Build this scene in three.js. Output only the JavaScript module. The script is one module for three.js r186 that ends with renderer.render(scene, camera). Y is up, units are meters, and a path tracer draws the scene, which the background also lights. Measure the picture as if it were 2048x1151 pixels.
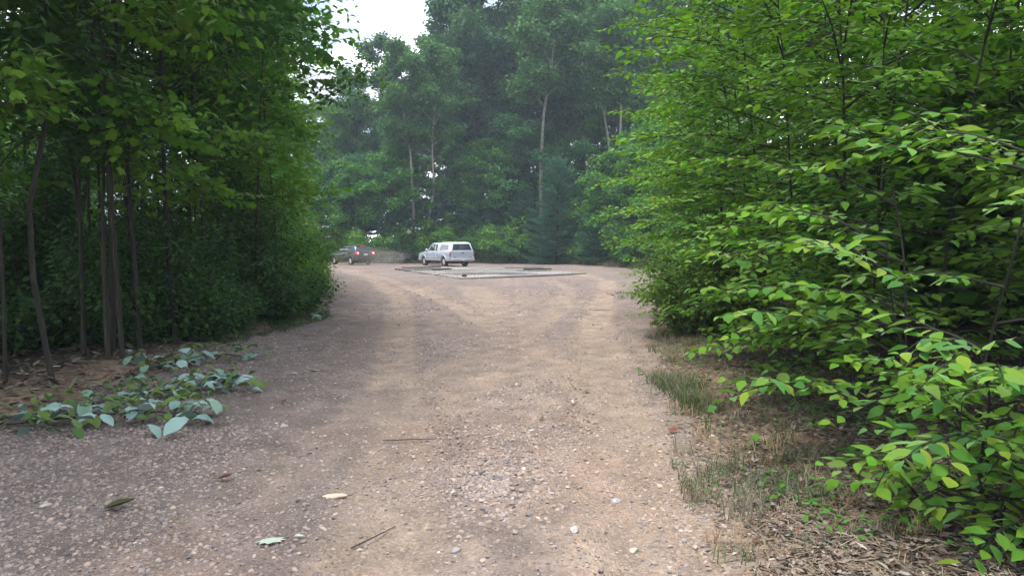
import * as THREE from 'three';
import { mergeGeometries, toCreasedNormals } from 'three/addons/utils/BufferGeometryUtils.js';

// ------------------------------------------------------------------ camera, sky, sun, exposure
const scene = new THREE.Scene();
const camera = new THREE.PerspectiveCamera(43, 1024 / 575, 0.05, 900);
camera.position.set(0, 1.5, 0);
camera.rotation.set(THREE.MathUtils.degToRad(-3.25), 0, 0);
scene.add(camera);

const EXPOSURE = 4.0, SKY_STRENGTH = 1.0, SUN = 1.5;
const sunDir = new THREE.Vector3(-0.24, 0.95, 0.10).normalize();
const sun = new THREE.DirectionalLight(new THREE.Color(1.0, 0.965, 0.9), SUN);
sun.name = 'sun';
sun.position.copy(sunDir).multiplyScalar(120).add(new THREE.Vector3(0, 0, -35));
sun.target.position.set(0, 0, -35);
sun.castShadow = true;
sun.shadow.radius = 42;
sun.shadow.mapSize.set(4096, 4096);
Object.assign(sun.shadow.camera, { left: -70, right: 70, top: 70, bottom: -70, near: 1, far: 320 });
scene.add(sun, sun.target);

// ------------------------------------------------------------------ helpers: random numbers and noise
let seedState = 7;
function seed(n) { seedState = n * 2654435761 >>> 0; }
function rnd() { seedState = (seedState + 0x6d2b79f5) | 0; let t = Math.imul(seedState ^ (seedState >>> 15), 1 | seedState); t = (t + Math.imul(t ^ (t >>> 7), 61 | t)) ^ t; return ((t ^ (t >>> 14)) >>> 0) / 4294967296; }
const rr = (a, b) => a + (b - a) * rnd();
const pick = (a) => a[Math.floor(rnd() * a.length)];
const clamp = (x, a = 0, b = 1) => Math.min(b, Math.max(a, x));
const lerp = (a, b, t) => a + (b - a) * t;
const smooth = (a, b, x) => { const t = clamp((x - a) / (b - a)); return t * t * (3 - 2 * t); };
const hash2 = (x, y, s = 0) => { let h = Math.imul(x | 0, 374761393) ^ Math.imul(y | 0, 668265263) ^ Math.imul(s + 11, 2147483647); h = Math.imul(h ^ (h >>> 13), 1274126177); return ((h ^ (h >>> 16)) >>> 0) / 4294967296; };
function vnoise(x, y, s = 0, per = 0) {
  const xi = Math.floor(x), yi = Math.floor(y), fx = x - xi, fy = y - yi, u = fx * fx * (3 - 2 * fx), v = fy * fy * (3 - 2 * fy);
  const w = per ? (a) => ((a % per) + per) % per : (a) => a;
  const a = hash2(w(xi), w(yi), s), b = hash2(w(xi + 1), w(yi), s), c = hash2(w(xi), w(yi + 1), s), d = hash2(w(xi + 1), w(yi + 1), s);
  return lerp(lerp(a, b, u), lerp(c, d, u), v);
}
function fbm(x, y, oct = 4, s = 0, per = 0) {
  let sum = 0, amp = 0.5, tot = 0;
  for (let i = 0; i < oct; i++) { sum += amp * vnoise(x, y, s + i * 17, per); tot += amp; amp *= 0.5; x *= 2; y *= 2; per *= 2; }
  return sum / tot;
}
function worley(x, y, per, s = 0) {
  const xi = Math.floor(x), yi = Math.floor(y); let d1 = 9, d2 = 9, id = 0;
  for (let j = -1; j <= 1; j++) for (let i = -1; i <= 1; i++) {
    const cx = (((xi + i) % per) + per) % per, cy = (((yi + j) % per) + per) % per;
    const px = xi + i + 0.15 + 0.7 * hash2(cx, cy, s), py = yi + j + 0.15 + 0.7 * hash2(cx, cy, s + 1), d = Math.hypot(px - x, py - y);
    if (d < d1) { d2 = d1; d1 = d; id = hash2(cx, cy, s + 2); } else if (d < d2) d2 = d;
  }
  return [d1, d2, id];
}

// sky: broken bright cloud over pale blue, brighter towards the veiled sun
{
  const W = 1024, H = 512, data = new Float32Array(W * H * 4), v = new THREE.Vector3();
  for (let j = 0; j < H; j++) {
    const el = ((j + 0.5) / H - 0.5) * Math.PI;
    for (let i = 0; i < W; i++) {
      const az = ((i + 0.5) / W - 0.5) * 2 * Math.PI;
      v.set(Math.cos(el) * Math.cos(az), Math.sin(el), Math.cos(el) * Math.sin(az));
      const y = Math.max(v.y, 0.02), k = 1.6 / (y + 0.25), cx = v.x * k, cz = v.z * k;
      const n = fbm(cx * 1.5 + 40, cz * 1.5 + 40, 5, 5), m = fbm(cx * 4 + 10, cz * 4 + 70, 4, 9);
      const cover = smooth(0.36, 0.60, n * 0.75 + m * 0.25);
      const up = Math.pow(1 - clamp(v.y), 2.5), c = Math.max(0, v.dot(sunDir)), glow = 0.25 * Math.pow(c, 6) + 0.5 * Math.pow(c, 40);
      const blue = [lerp(0.15, 0.27, up), lerp(0.225, 0.31, up), lerp(0.36, 0.36, up)], white = 0.30 + 0.95 * smooth(0.25, 0.75, m) + glow, o = (j * W + i) * 4;
      data[o] = lerp(blue[0], white * 0.975, cover); data[o + 1] = lerp(blue[1], white, cover); data[o + 2] = lerp(blue[2], white * 1.04, cover); data[o + 3] = 1;
    }
  }
  const t = new THREE.DataTexture(data, W, H, THREE.RGBAFormat, THREE.FloatType);
  t.mapping = THREE.EquirectangularReflectionMapping; t.magFilter = THREE.LinearFilter; t.minFilter = THREE.LinearFilter; t.wrapS = THREE.RepeatWrapping; t.needsUpdate = true;
  scene.background = t; scene.environment = t;
  scene.backgroundIntensity = SKY_STRENGTH; scene.environmentIntensity = SKY_STRENGTH;
}

// ------------------------------------------------------------------ naming and tagging
const ORD = ['first', 'second', 'third', 'fourth', 'fifth', 'sixth', 'seventh', 'eighth', 'ninth', 'tenth', 'eleventh', 'twelfth', 'thirteenth', 'fourteenth', 'fifteenth', 'sixteenth', 'seventeenth', 'eighteenth', 'nineteenth', 'twentieth', 'twenty-first', 'twenty-second', 'twenty-third', 'twenty-fourth', 'twenty-fifth', 'twenty-sixth'];
const used = new Map();
function numbered(name) { const n = used.get(name) ?? 0; used.set(name, n + 1); return n ? `${name}_${String(n).padStart(3, '0')}` : name; }
function tag(o, label, category, group, kind) { o.userData = { label, category }; if (group) o.userData.group = group; if (kind) o.userData.kind = kind; return o; }
function shadows(o) { o.traverse((m) => { if (m.isMesh) { m.castShadow = true; m.receiveShadow = true; } }); return o; }
function addThing(o, name, label, category, group, kind) { o.name = numbered(name); tag(o, label, category, group, kind); shadows(o); scene.add(o); return o; }
function part(parent, name, geometry, material, kind) { const m = new THREE.Mesh(geometry, material); m.name = name; if (kind) m.userData.kind = kind; parent.add(m); return m; }
function instanced(name, geometry, material, matrices, colors, parent, kind = 'stuff') {
  const m = new THREE.InstancedMesh(geometry, material, matrices.length); m.name = name;
  matrices.forEach((x, i) => m.setMatrixAt(i, x));
  if (colors) colors.forEach((c, i) => m.setColorAt(i, c));
  if (kind) m.userData.kind = kind;
  parent.add(m); return m;
}
const V = (x, y, z) => new THREE.Vector3(x, y, z);
const UP = V(0, 1, 0);
function basis(dir, up, pos, sx, sy = sx, sz = sx) {   // x along dir, y near up
  const X = dir.clone().normalize(), Z = X.clone().cross(up).normalize(); if (Z.lengthSq() < 0.5) Z.set(0, 0, 1);
  const Y = Z.clone().cross(X).normalize();
  return new THREE.Matrix4().makeBasis(X.multiplyScalar(sx), Y.multiplyScalar(sy), Z.multiplyScalar(sz)).setPosition(pos);
}

// ------------------------------------------------------------------ textures
function dataTex(W, H, f, srgb, repeat = true) {
  const d = new Uint8Array(W * H * 4);
  for (let j = 0; j < H; j++) for (let i = 0; i < W; i++) { const c = f(i / W, j / H), o = (j * W + i) * 4; d[o] = clamp(c[0]) * 255; d[o + 1] = clamp(c[1]) * 255; d[o + 2] = clamp(c[2]) * 255; d[o + 3] = 255; }
  const t = new THREE.DataTexture(d, W, H); t.magFilter = THREE.LinearFilter; t.minFilter = THREE.LinearMipmapLinearFilter; t.generateMipmaps = true;
  if (repeat) t.wrapS = t.wrapT = THREE.RepeatWrapping;
  if (srgb) t.colorSpace = THREE.SRGBColorSpace;
  t.needsUpdate = true; return t;
}
const grey = (x) => [x, x, x];
// gravel: small pebbles of mixed tone in fine dirt (multiplies the vertex colour)
const gravelCell = (u, v) => { const a = worley(u * 90, v * 90, 90, 3), b = worley(u * 34 + 0.5 * fbm(u * 20, v * 20, 2, 4, 20), v * 34 + 0.5 * fbm(u * 20, v * 20, 2, 5, 20), 34, 8), dirt = fbm(u * 9, v * 9, 5, 2, 9); return [a, b, dirt]; };
const gravelColor = dataTex(1024, 1024, (u, v) => {
  const [a, b, dirt] = gravelCell(u, v), r = 0.12 + 0.26 * hash2(Math.floor(b[2] * 9999), 7), stone = b[2] > 0.6 && b[0] < r ? 1 : 0, fine = 0.80 + 0.12 * (a[2] - 0.5) + 0.30 * (dirt - 0.5) + 0.22 * (fbm(u * 128, v * 128, 2, 6, 128) - 0.5);
  const s = stone ? 0.74 + 0.26 * hash2(Math.floor(b[2] * 9999), 3) : fine, warm = stone ? (hash2(Math.floor(b[2] * 9999), 5) - 0.5) * 0.08 : 0.01 + (a[2] - 0.5) * 0.04;
  return [s * (1 + warm), s, s * (1 - warm * 1.2)];
}, true);
const gravelBump = dataTex(1024, 1024, (u, v) => {
  const [a, b, dirt] = gravelCell(u, v), r = 0.12 + 0.26 * hash2(Math.floor(b[2] * 9999), 7), st = b[2] > 0.6 ? clamp(1 - b[0] / r) : 0;
  return grey(0.42 * dirt + 0.12 * fbm(u * 60, v * 60, 3, 12, 60) + 0.16 * clamp(1 - a[0] * 1.6) * (a[2] > 0.5 ? 1 : 0.2) + 0.30 * Math.sqrt(st));
}, false);
const soilColor = dataTex(512, 512, (u, v) => { const n = fbm(u * 10, v * 10, 5, 21, 10), w = worley(u * 34, v * 34, 34, 23), k = 0.55 + 0.55 * n + 0.3 * (w[2] - 0.5); return [k, k * (0.93 + 0.1 * (w[2] - 0.5)), k * 0.86]; }, true);
const soilBump = dataTex(512, 512, (u, v) => { const n = fbm(u * 16, v * 16, 4, 25, 16), w = worley(u * 34, v * 34, 34, 23); return grey(0.6 * n + 0.4 * clamp(w[1] - w[0])); }, false);
const barkColor = dataTex(256, 512, (u, v) => { const n = fbm(u * 12, v * 5, 4, 31, 12), p = fbm(u * 4, v * 8, 3, 33, 4); const k = 0.5 + 0.55 * n - 0.1, l = smooth(0.55, 0.75, p); return [k + 0.18 * l, k + 0.19 * l, k * 0.95 + 0.17 * l]; }, true);
const barkBump = dataTex(256, 512, (u, v) => { const r = fbm(u * 18 + 0.4 * fbm(u * 6, v * 6, 2, 36, 6), v * 4, 4, 35, 18); return grey(Math.abs(r - 0.5) * 2); }, false);
const concreteColor = dataTex(1024, 1024, (u, v) => {
  const n = fbm(u * 8, v * 8, 5, 41, 8), streak = fbm(u * 3, v * 22, 4, 43, 0), wet = smooth(0.50, 0.60, streak * 0.65 + fbm(u * 4, v * 5, 3, 45) * 0.35), pale = smooth(0.58, 0.66, fbm(u * 6 + 9, v * 30, 4, 47));
  const k = 0.68 + 0.3 * (n - 0.5) - 0.34 * wet + 0.10 * pale * (1 - wet);
  return [k, k * (0.985 - 0.01 * wet), k * 0.96 + 0.02 * wet];
}, true, false);

// ------------------------------------------------------------------ materials
const std = (o) => new THREE.MeshStandardMaterial(o), phys = (o) => new THREE.MeshPhysicalMaterial(o);
const lin = (r, g, b) => new THREE.Color().setRGB(r, g, b);
const M = {
  road: std({ map: gravelColor, bumpMap: gravelBump, bumpScale: 0.045, roughness: 0.95, vertexColors: true }),
  soil: std({ map: soilColor, bumpMap: soilBump, bumpScale: 0.03, roughness: 1, vertexColors: true }),
  stone: std({ color: lin(1, 1, 1), roughness: 0.9, flatShading: false }),
  bark: std({ map: barkColor, bumpMap: barkBump, bumpScale: 0.012, roughness: 0.95, color: lin(0.20, 0.175, 0.15) }),
  barkPale: std({ map: barkColor, bumpMap: barkBump, bumpScale: 0.012, roughness: 0.95, color: lin(0.50, 0.47, 0.42) }),
  barkDark: std({ map: barkColor, bumpMap: barkBump, bumpScale: 0.012, roughness: 0.95, color: lin(0.066, 0.056, 0.048) }),
  concrete: std({ map: concreteColor, roughness: 0.9, color: lin(0.40, 0.385, 0.37) }),
};
const leafMat = (c, t = 0.32, coat = 0.18) => phys({ color: c, roughness: 1, transmission: t, thickness: 0, clearcoat: coat, clearcoatRoughness: 0.5, specularIntensity: 0.35, side: THREE.DoubleSide });
const L = {
  any: leafMat(lin(1, 1, 1), 0.42, 0.07),          // tinted copy by copy
  far: leafMat(lin(1, 1, 1), 0.28, 0.0),
  needle: std({ color: lin(1, 1, 1), roughness: 0.9, side: THREE.DoubleSide }),
  dead: std({ color: lin(1, 1, 1), roughness: 1, side: THREE.DoubleSide }),
};

// ------------------------------------------------------------------ terrain
// outline of the open gravel ground, as [x, distance ahead]
const clearing = [[-3.5, -8], [-3.6, 0], [-3.9, 4], [-4.25, 8], [-4.3, 11], [-4.0, 15], [-5.0, 20], [-8, 30], [-11.5, 40], [-15, 48], [-22, 55], [-34, 60], [-46, 66], [-46, 71], [-34, 68], [-22, 66.5], [-12, 64.5], [-4, 64], [2, 63], [6, 59], [8.3, 52], [9.2, 44], [8.6, 37], [6.2, 28], [3.9, 19], [2.7, 13.5], [2.06, 10.5], [1.6, 7.1], [1.2, 4.4], [1.0, 2], [0.95, -8]];
function edgeDist(x, d) {   // negative inside the clearing
  let best = 1e9, inside = false;
  for (let i = 0, j = clearing.length - 1; i < clearing.length; j = i++) {
    const [ax, ay] = clearing[j], [bx, by] = clearing[i], ex = bx - ax, ey = by - ay, t = clamp(((x - ax) * ex + (d - ay) * ey) / (ex * ex + ey * ey)), q = (x - ax - ex * t) ** 2 + (d - ay - ey * t) ** 2;
    if (q < best) best = q;
    if ((by > d) !== (ay > d) && x < (ax - bx) * (d - by) / (ay - by) + bx) inside = !inside;
  }
  return inside ? -Math.sqrt(best) : Math.sqrt(best);
}
const trackL = [[-0.5, -8], [-0.55, 2], [-0.62, 3.7], [-1.15, 7], [-1.7, 10.5], [-2.15, 14], [-3.4, 22], [-6.8, 35], [-11.4, 48], [-20, 58]];
const trackR = [[0.75, -8], [0.72, 2], [0.75, 3.7], [0.92, 7], [1.25, 10.5], [1.6, 14], [3.1, 24], [4.2, 32], [3.6, 40]];
const trackC = [[-1.2, 6], [-0.3, 9], [0.05, 12], [-0.2, 16], [-0.9, 22], [-1.6, 28]];
const trackD = [[1.15, 2], [0.75, 8], [-0.1, 13], [-2.4, 22], [-5.6, 33], [-10.5, 47]];
const trackE = [[-1.75, 2], [-1.3, 7], [0.1, 12], [1.2, 18], [2.0, 26], [1.6, 32]];
function trackX(tr, d) { for (let i = 1; i < tr.length; i++) if (d <= tr[i][1]) { const [ax, ay] = tr[i - 1], [bx, by] = tr[i]; return d < ay ? null : lerp(ax, bx, (d - ay) / (by - ay)); } return null; }
function trackAt(x, d) { // how much a spot lies in a wheel track
  let a = 0;
  for (const [tr, w, k] of [[trackL, 0.30, 1], [trackR, 0.34, 1], [trackC, 0.55, 0.7], [trackD, 0.28, 0.75], [trackE, 0.3, 0.7]]) { const c = trackX(tr, d); if (c !== null) a = Math.max(a, k * (1 - smooth(w * 0.55, w * 1.35, Math.abs(x - c + 0.12 * (vnoise(d * 0.6, x * 0.3, 3) - 0.5))))); }
  return a * (0.55 + 0.45 * smooth(0.3, 0.6, vnoise(x * 0.9 + 3, d * 0.45, 13)));
}
function slopeK(x, d) {   // rise per metre outside the clearing
  const right = smooth(1, 5, x) * lerp(0.10, 0.62, smooth(14, 42, d)), back = smooth(46, 60, d) * lerp(0.08, 0.62, smooth(-20, 8, x));
  return Math.max(right, back) - 0.05 * (1 - smooth(-6, -2, x)) * (1 - smooth(40, 60, d));
}
function groundY(x, d, e = edgeDist(x, d)) {
  let y = 0;
  if (e > 0) {
    const k = slopeK(x, d), s = 26 * (1 - Math.exp(-e / 26));
    y += k * Math.max(0, s - 0.25) * smooth(0, 3, s) + 0.10 * smooth(0, 0.8, e) * (d < 30 ? 1 : 0.5);
    y += smooth(0.3, 6, e) * 0.5 * (fbm(x * 0.16, d * 0.16, 3, 51) - 0.5) * 2 * 0.6;
    y += 0.10 * (fbm(x * 1.7, d * 1.7, 3, 53) - 0.5) * smooth(0, 0.6, e);
  }
  const inR = 1 - smooth(-0.1, 0.4, e);
  if (inR > 0) {
    y += inR * 0.09 * (fbm(x * 0.35, d * 0.35, 2, 55) - 0.5) * smooth(1, 6, d);
    if (d < 34) {
      const t = trackAt(x, d), fade = 1 - smooth(14, 34, d);
      y += inR * (-0.045 * t + 0.022 * (fbm(x * 3.2, d * 2.2, 3, 57) - 0.5) * 2 * (1 - 0.6 * t) + 0.016 * (fbm(x * 9, d * 9, 3, 59) - 0.5) * 2 * fade * (1 - 0.6 * t));
      // tread blocks pressed by tyres beside the wheel tracks
      const c = trackX(trackR, d);
      if (c !== null && d < 12) { const q = x - (c - 0.34), band = Math.exp(-((q / 0.15) ** 2)) * smooth(0.42, 0.6, vnoise(d * 0.8, 3.3, 61)); y += band * 0.024 * Math.sin((d * 1.0 + q * 0.6) * 2 * Math.PI / 0.13); }
      const c2 = trackX(trackL, d);
      if (c2 !== null && d < 12) { const q = x - (c2 + 0.42), band = Math.exp(-((q / 0.20) ** 2)) * smooth(0.45, 0.62, vnoise(d * 0.7, 8.3, 63)); y += band * 0.020 * Math.sin((d * 1.0 - q * 0.5) * 2 * Math.PI / 0.15); }
    }
  }
  return y;
}
{
  const xs = [], ds = [];
  const grow = (from, to, step, ratio, out) => { let p = from, s = step; while (p < to) { out.push(p); p += s; s = Math.min(s * ratio, 7); } out.push(to); };
  const rightSide = []; grow(3.6, 110, 0.05, 1.055, rightSide);
  const leftSide = []; grow(5.0, 110, 0.05, 1.055, leftSide);
  for (const p of leftSide.slice(1).reverse()) xs.push(-p);
  for (let x = -5.0; x < 3.59; x += 0.04) xs.push(x);
  xs.push(...rightSide);
  const near = []; for (let d = 2.4; d < 11.98; d += 0.04) near.push(d);
  const ahead = []; grow(12, 150, 0.042, 1.018, ahead);
  ds.push(-60, -40, -25, -15, -10, -6, -4, -2, -1, 0, 0.5, 1, 1.4, 1.8, 2.1, ...near, ...ahead);
  const nx = xs.length, nd = ds.length, pos = new Float32Array(nx * nd * 3), col = new Float32Array(nx * nd * 3), uv = new Float32Array(nx * nd * 2), edge = new Float32Array(nx * nd);
  for (let j = 0; j < nd; j++) for (let i = 0; i < nx; i++) {
    const k = j * nx + i, x = xs[i], d = ds[j], e = edgeDist(x, d) + 0.28 * (fbm(x * 1.3, d * 1.3, 3, 71) - 0.5) * 2; edge[k] = e;
    pos[k * 3] = x; pos[k * 3 + 1] = groundY(x, d, e); pos[k * 3 + 2] = -d; uv[k * 2] = x / 1.7; uv[k * 2 + 1] = d / 1.7;
    let c;
    if (e < 0.1) {
      const t = trackAt(x, d), n = fbm(x * 0.55, d * 0.3, 4, 73), m = fbm(x * 2.3, d * 1.6, 3, 75), tan = clamp(1.0 * t + 0.40 * smooth(0.45, 0.65, n) + 0.4 * smooth(-0.5, 1.0, x) * (1 - smooth(5, 12, d))), red = smooth(0.55, 0.75, fbm(x * 0.4 + 7, d * 0.35, 3, 77));
      const g = [0.222, 0.173, 0.154], w = [0.338, 0.256, 0.200], gr = clamp(tan * (0.45 + 1.1 * fbm(x * 6, d * 5, 3, 78))); c = [0, 1, 2].map((q) => lerp(g[q], w[q], gr) * (0.84 + 0.34 * m));
      c[1] *= 1 - 0.05 * red; c[2] *= 1 - 0.08 * red;
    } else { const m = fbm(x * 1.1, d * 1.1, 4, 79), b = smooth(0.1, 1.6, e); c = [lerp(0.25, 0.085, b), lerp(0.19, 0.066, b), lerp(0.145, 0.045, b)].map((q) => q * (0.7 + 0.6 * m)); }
    col.set(c, k * 3);
  }
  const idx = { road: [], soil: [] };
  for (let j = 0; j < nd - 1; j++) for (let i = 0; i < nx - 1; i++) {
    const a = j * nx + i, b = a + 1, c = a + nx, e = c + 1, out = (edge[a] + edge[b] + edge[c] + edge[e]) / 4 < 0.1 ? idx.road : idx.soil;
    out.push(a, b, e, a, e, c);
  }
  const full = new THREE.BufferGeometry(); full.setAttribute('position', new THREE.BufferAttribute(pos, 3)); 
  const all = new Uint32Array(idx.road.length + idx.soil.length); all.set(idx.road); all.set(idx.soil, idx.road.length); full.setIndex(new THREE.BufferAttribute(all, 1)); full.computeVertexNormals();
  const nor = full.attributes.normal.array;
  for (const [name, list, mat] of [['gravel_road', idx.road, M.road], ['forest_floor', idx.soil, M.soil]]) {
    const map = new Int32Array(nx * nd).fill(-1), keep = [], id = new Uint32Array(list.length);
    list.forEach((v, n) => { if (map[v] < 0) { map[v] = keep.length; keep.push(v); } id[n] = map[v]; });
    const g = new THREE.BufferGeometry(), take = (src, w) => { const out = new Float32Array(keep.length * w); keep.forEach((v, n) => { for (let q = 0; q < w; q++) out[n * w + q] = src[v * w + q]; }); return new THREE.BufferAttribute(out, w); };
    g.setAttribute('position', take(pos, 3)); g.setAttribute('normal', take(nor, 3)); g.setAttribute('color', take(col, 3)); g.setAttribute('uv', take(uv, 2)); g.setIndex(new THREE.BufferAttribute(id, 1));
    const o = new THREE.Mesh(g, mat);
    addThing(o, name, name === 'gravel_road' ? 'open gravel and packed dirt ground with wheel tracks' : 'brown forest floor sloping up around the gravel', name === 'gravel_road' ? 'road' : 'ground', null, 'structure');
  }
}
console.log('terrain');

// ------------------------------------------------------------------ vegetation shapes
function geom(pos, idx, uv) { const g = new THREE.BufferGeometry(); g.setAttribute('position', new THREE.Float32BufferAttribute(pos, 3)); if (uv) g.setAttribute('uv', new THREE.Float32BufferAttribute(uv, 2)); g.setIndex(idx); g.computeVertexNormals(); return g; }
// an ovate pointed leaf along +x, folded at the midrib, drooping at the tip; length 1
function leafGeo(width, rows, fold, droop, tip = 1.0, wave = 0) {
  const p = [], ix = [];
  for (let i = 0; i <= rows; i++) {
    const t = i / rows, w = width * Math.pow(Math.sin(Math.PI * Math.pow(t, 0.86)), 1.1) * (i === 0 || i === rows ? 0 : 1), y = -droop * t * t, s = wave * Math.sin(t * 19);
    p.push(t, y, 0, t - 0.04 * w, y + fold * w + s, w, t - 0.04 * w, y + fold * w - s, -w);
  }
  for (let i = 0; i < rows; i++) {
    const a = i * 3, b = a + 3;
    if (i === 0) ix.push(a, b + 1, b, a, b, b + 2);
    else if (i === rows - 1) ix.push(a, a + 1, b, a, b, a + 2);
    else ix.push(a, a + 1, b + 1, a, b + 1, b, a, b + 2, a + 2, a, b, b + 2);
  }
  return geom(p, ix);
}
// lobed maple-like leaf
function lobedGeo(droop = 0.15) {
  const out = [[0, 0], [-0.06, 0.28], [0.12, 0.30], [0.16, 0.55], [0.36, 0.40], [0.50, 0.62], [0.62, 0.30], [0.74, 0.24], [1.0, 0]];
  const p = [0.3, 0.02, 0], ix = [], ring = [...out, ...out.slice(1, -1).reverse().map(([x, z]) => [x, -z])];
  ring.forEach(([x, z]) => p.push(x, -droop * (x * x + 0.6 * z * z), z));
  ring.forEach((_, i) => ix.push(0, 1 + i, 1 + ((i + 1) % ring.length)));
  return geom(p, ix);
}
const quadLeaf = (w, fold, droop) => geom([0, 0, 0, 0.45, fold * w, w, 1, -droop, 0, 0.45, fold * w, -w], [0, 1, 2, 0, 2, 3]);
function twigGeo(len, r) { const g = new THREE.CylinderGeometry(r * 0.5, r, len, 3, 1, true); g.rotateZ(-Math.PI / 2); g.translate(len / 2, 0, 0); g.deleteAttribute('uv'); return g; }
// a flat spray: a twig along +x with leaves in two ranks
function sprayGeo(leaf, len, n, size, spread, jitter, withTwig = true) {
  const parts = [];
  if (withTwig) parts.push(twigGeo(len, 0.006));
  for (let i = 0; i <= n; i++) {
    const t = (i + 0.6) / (n + 0.6), side = i === n ? 0 : i % 2 ? 1 : -1, a = side * (spread + rr(-0.25, 0.25)), s = size * (1.05 - 0.35 * Math.abs(t - 0.5)) * rr(0.8, 1.15);
    const d = V(Math.cos(a), rr(-0.3, 0.12) * jitter, Math.sin(a)), up = V(rr(-0.35, 0.35) * jitter, 1, rr(-0.4, 0.4) * jitter);
    parts.push(leaf.clone().applyMatrix4(basis(d, up, V(len * t, rr(-0.02, 0.02), 0), s)));
  }
  for (const g of parts) g.deleteAttribute('uv');
  return mergeGeometries(parts);
}
// a leafy clump for far crowns: leaves scattered through a flat lump
function clumpGeo(leaf, n, r, flat, size) {
  const parts = [];
  for (let i = 0; i < n; i++) {
    const a = rr(0, 6.283), q = r * Math.sqrt(rnd()), p = V(q * Math.cos(a), rr(-1, 1) * r * flat, q * Math.sin(a)), d = V(Math.cos(a) + rr(-0.6, 0.6), rr(-0.7, 0.25), Math.sin(a) + rr(-0.6, 0.6)), up = V(rr(-0.6, 0.6), 1, rr(-0.6, 0.6));
    const g = leaf.clone().applyMatrix4(basis(d, up, p, size * rr(0.7, 1.25))); g.deleteAttribute('uv'); parts.push(g);
  }
  return mergeGeometries(parts);
}
function needleSprayGeo(len, n) {
  const p = [], ix = [];
  const tuft = (o, dir, k, l) => { for (let i = 0; i < k; i++) { const d = dir.clone().add(V(rr(-0.8, 0.8), rr(-0.6, 0.8), rr(-0.8, 0.8))).normalize(), w = V(rr(-1, 1), rr(-1, 1), rr(-1, 1)).cross(d).normalize().multiplyScalar(0.012), e = o.clone().addScaledVector(d, l * rr(0.7, 1.1)), b = p.length / 3; p.push(o.x - w.x, o.y - w.y, o.z - w.z, o.x + w.x, o.y + w.y, o.z + w.z, e.x, e.y, e.z); ix.push(b, b + 1, b + 2); } };
  for (let i = 0; i < n; i++) { const t = (i + 1) / n, side = i % 2 ? 1 : -1, off = i === n - 1 ? 0 : 0.17 * (1.2 - t) * side; tuft(V(len * t - Math.abs(off) * 0.3, 0, off), V(1, 0.25, off * 5).normalize(), 16, 0.13); tuft(V(len * t - 0.06, 0, off * 0.5), V(1, 0.3, off * 4).normalize(), 8, 0.12); }
  return geom(p, ix);
}
seed(3);
const ovate = leafGeo(0.25, 6, 0.25, 0.12), ovateB = leafGeo(0.28, 6, 0.08, 0.30), ovateC = leafGeo(0.21, 6, 0.5, 0.02, 1, 0.02), lobed = lobedGeo(), kite = quadLeaf(0.27, 0.2, 0.12), kiteWide = quadLeaf(0.36, 0.12, 0.18);
const S = {
  edge: [clumpGeo(lobed, 17, 0.38, 0.65, 0.10), clumpGeo(ovate, 19, 0.38, 0.65, 0.105), sprayGeo(lobed, 0.60, 13, 0.095, 1.0, 1.8)],             // maple sprays of the left wood
  mid: [0, 1, 2].map(() => sprayGeo(ovate, 0.60, 11, 0.145, 0.95, 1)),
  bush: [0, 1, 2].map(() => clumpGeo(kiteWide, 16, 0.34, 0.45, 0.16)),
  small: [clumpGeo(kiteWide, 20, 0.30, 0.6, 0.085), clumpGeo(ovate, 16, 0.30, 0.6, 0.09)],
  far: [0, 1, 2].map(() => clumpGeo(kiteWide, 19, 0.56, 0.62, 0.24)),
  needle: [0, 1].map(() => needleSprayGeo(0.62, 9)),
};
function tube(points, r0, r1, seg = 6, power = 1) {
  const c = new THREE.CatmullRomCurve3(points), n = Math.max(3, points.length * 2), g = new THREE.TubeGeometry(c, n, 1, seg, false), p = g.attributes.position, o = V(0, 0, 0), len = c.getLength();
  for (let i = 0; i <= n; i++) { c.getPointAt(i / n, o); const r = lerp(r0, r1, Math.pow(i / n, power)); for (let j = 0; j <= seg; j++) { const k = i * (seg + 1) + j; p.setXYZ(k, o.x + (p.getX(k) - o.x) * r, o.y + (p.getY(k) - o.y) * r, o.z + (p.getZ(k) - o.z) * r); g.attributes.uv.setXY(k, j / seg * Math.max(1, Math.round(r0 * 12)), (i / n) * len * 0.5); } }
  return g;
}
const tint = (base, v = 0.25) => { const k = 1 + rr(-v, v), w = rr(-0.12, 0.16); return lin(base[0] * k * (1 + w * 1.6), base[1] * k, base[2] * k * (1 - w)); };
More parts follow.
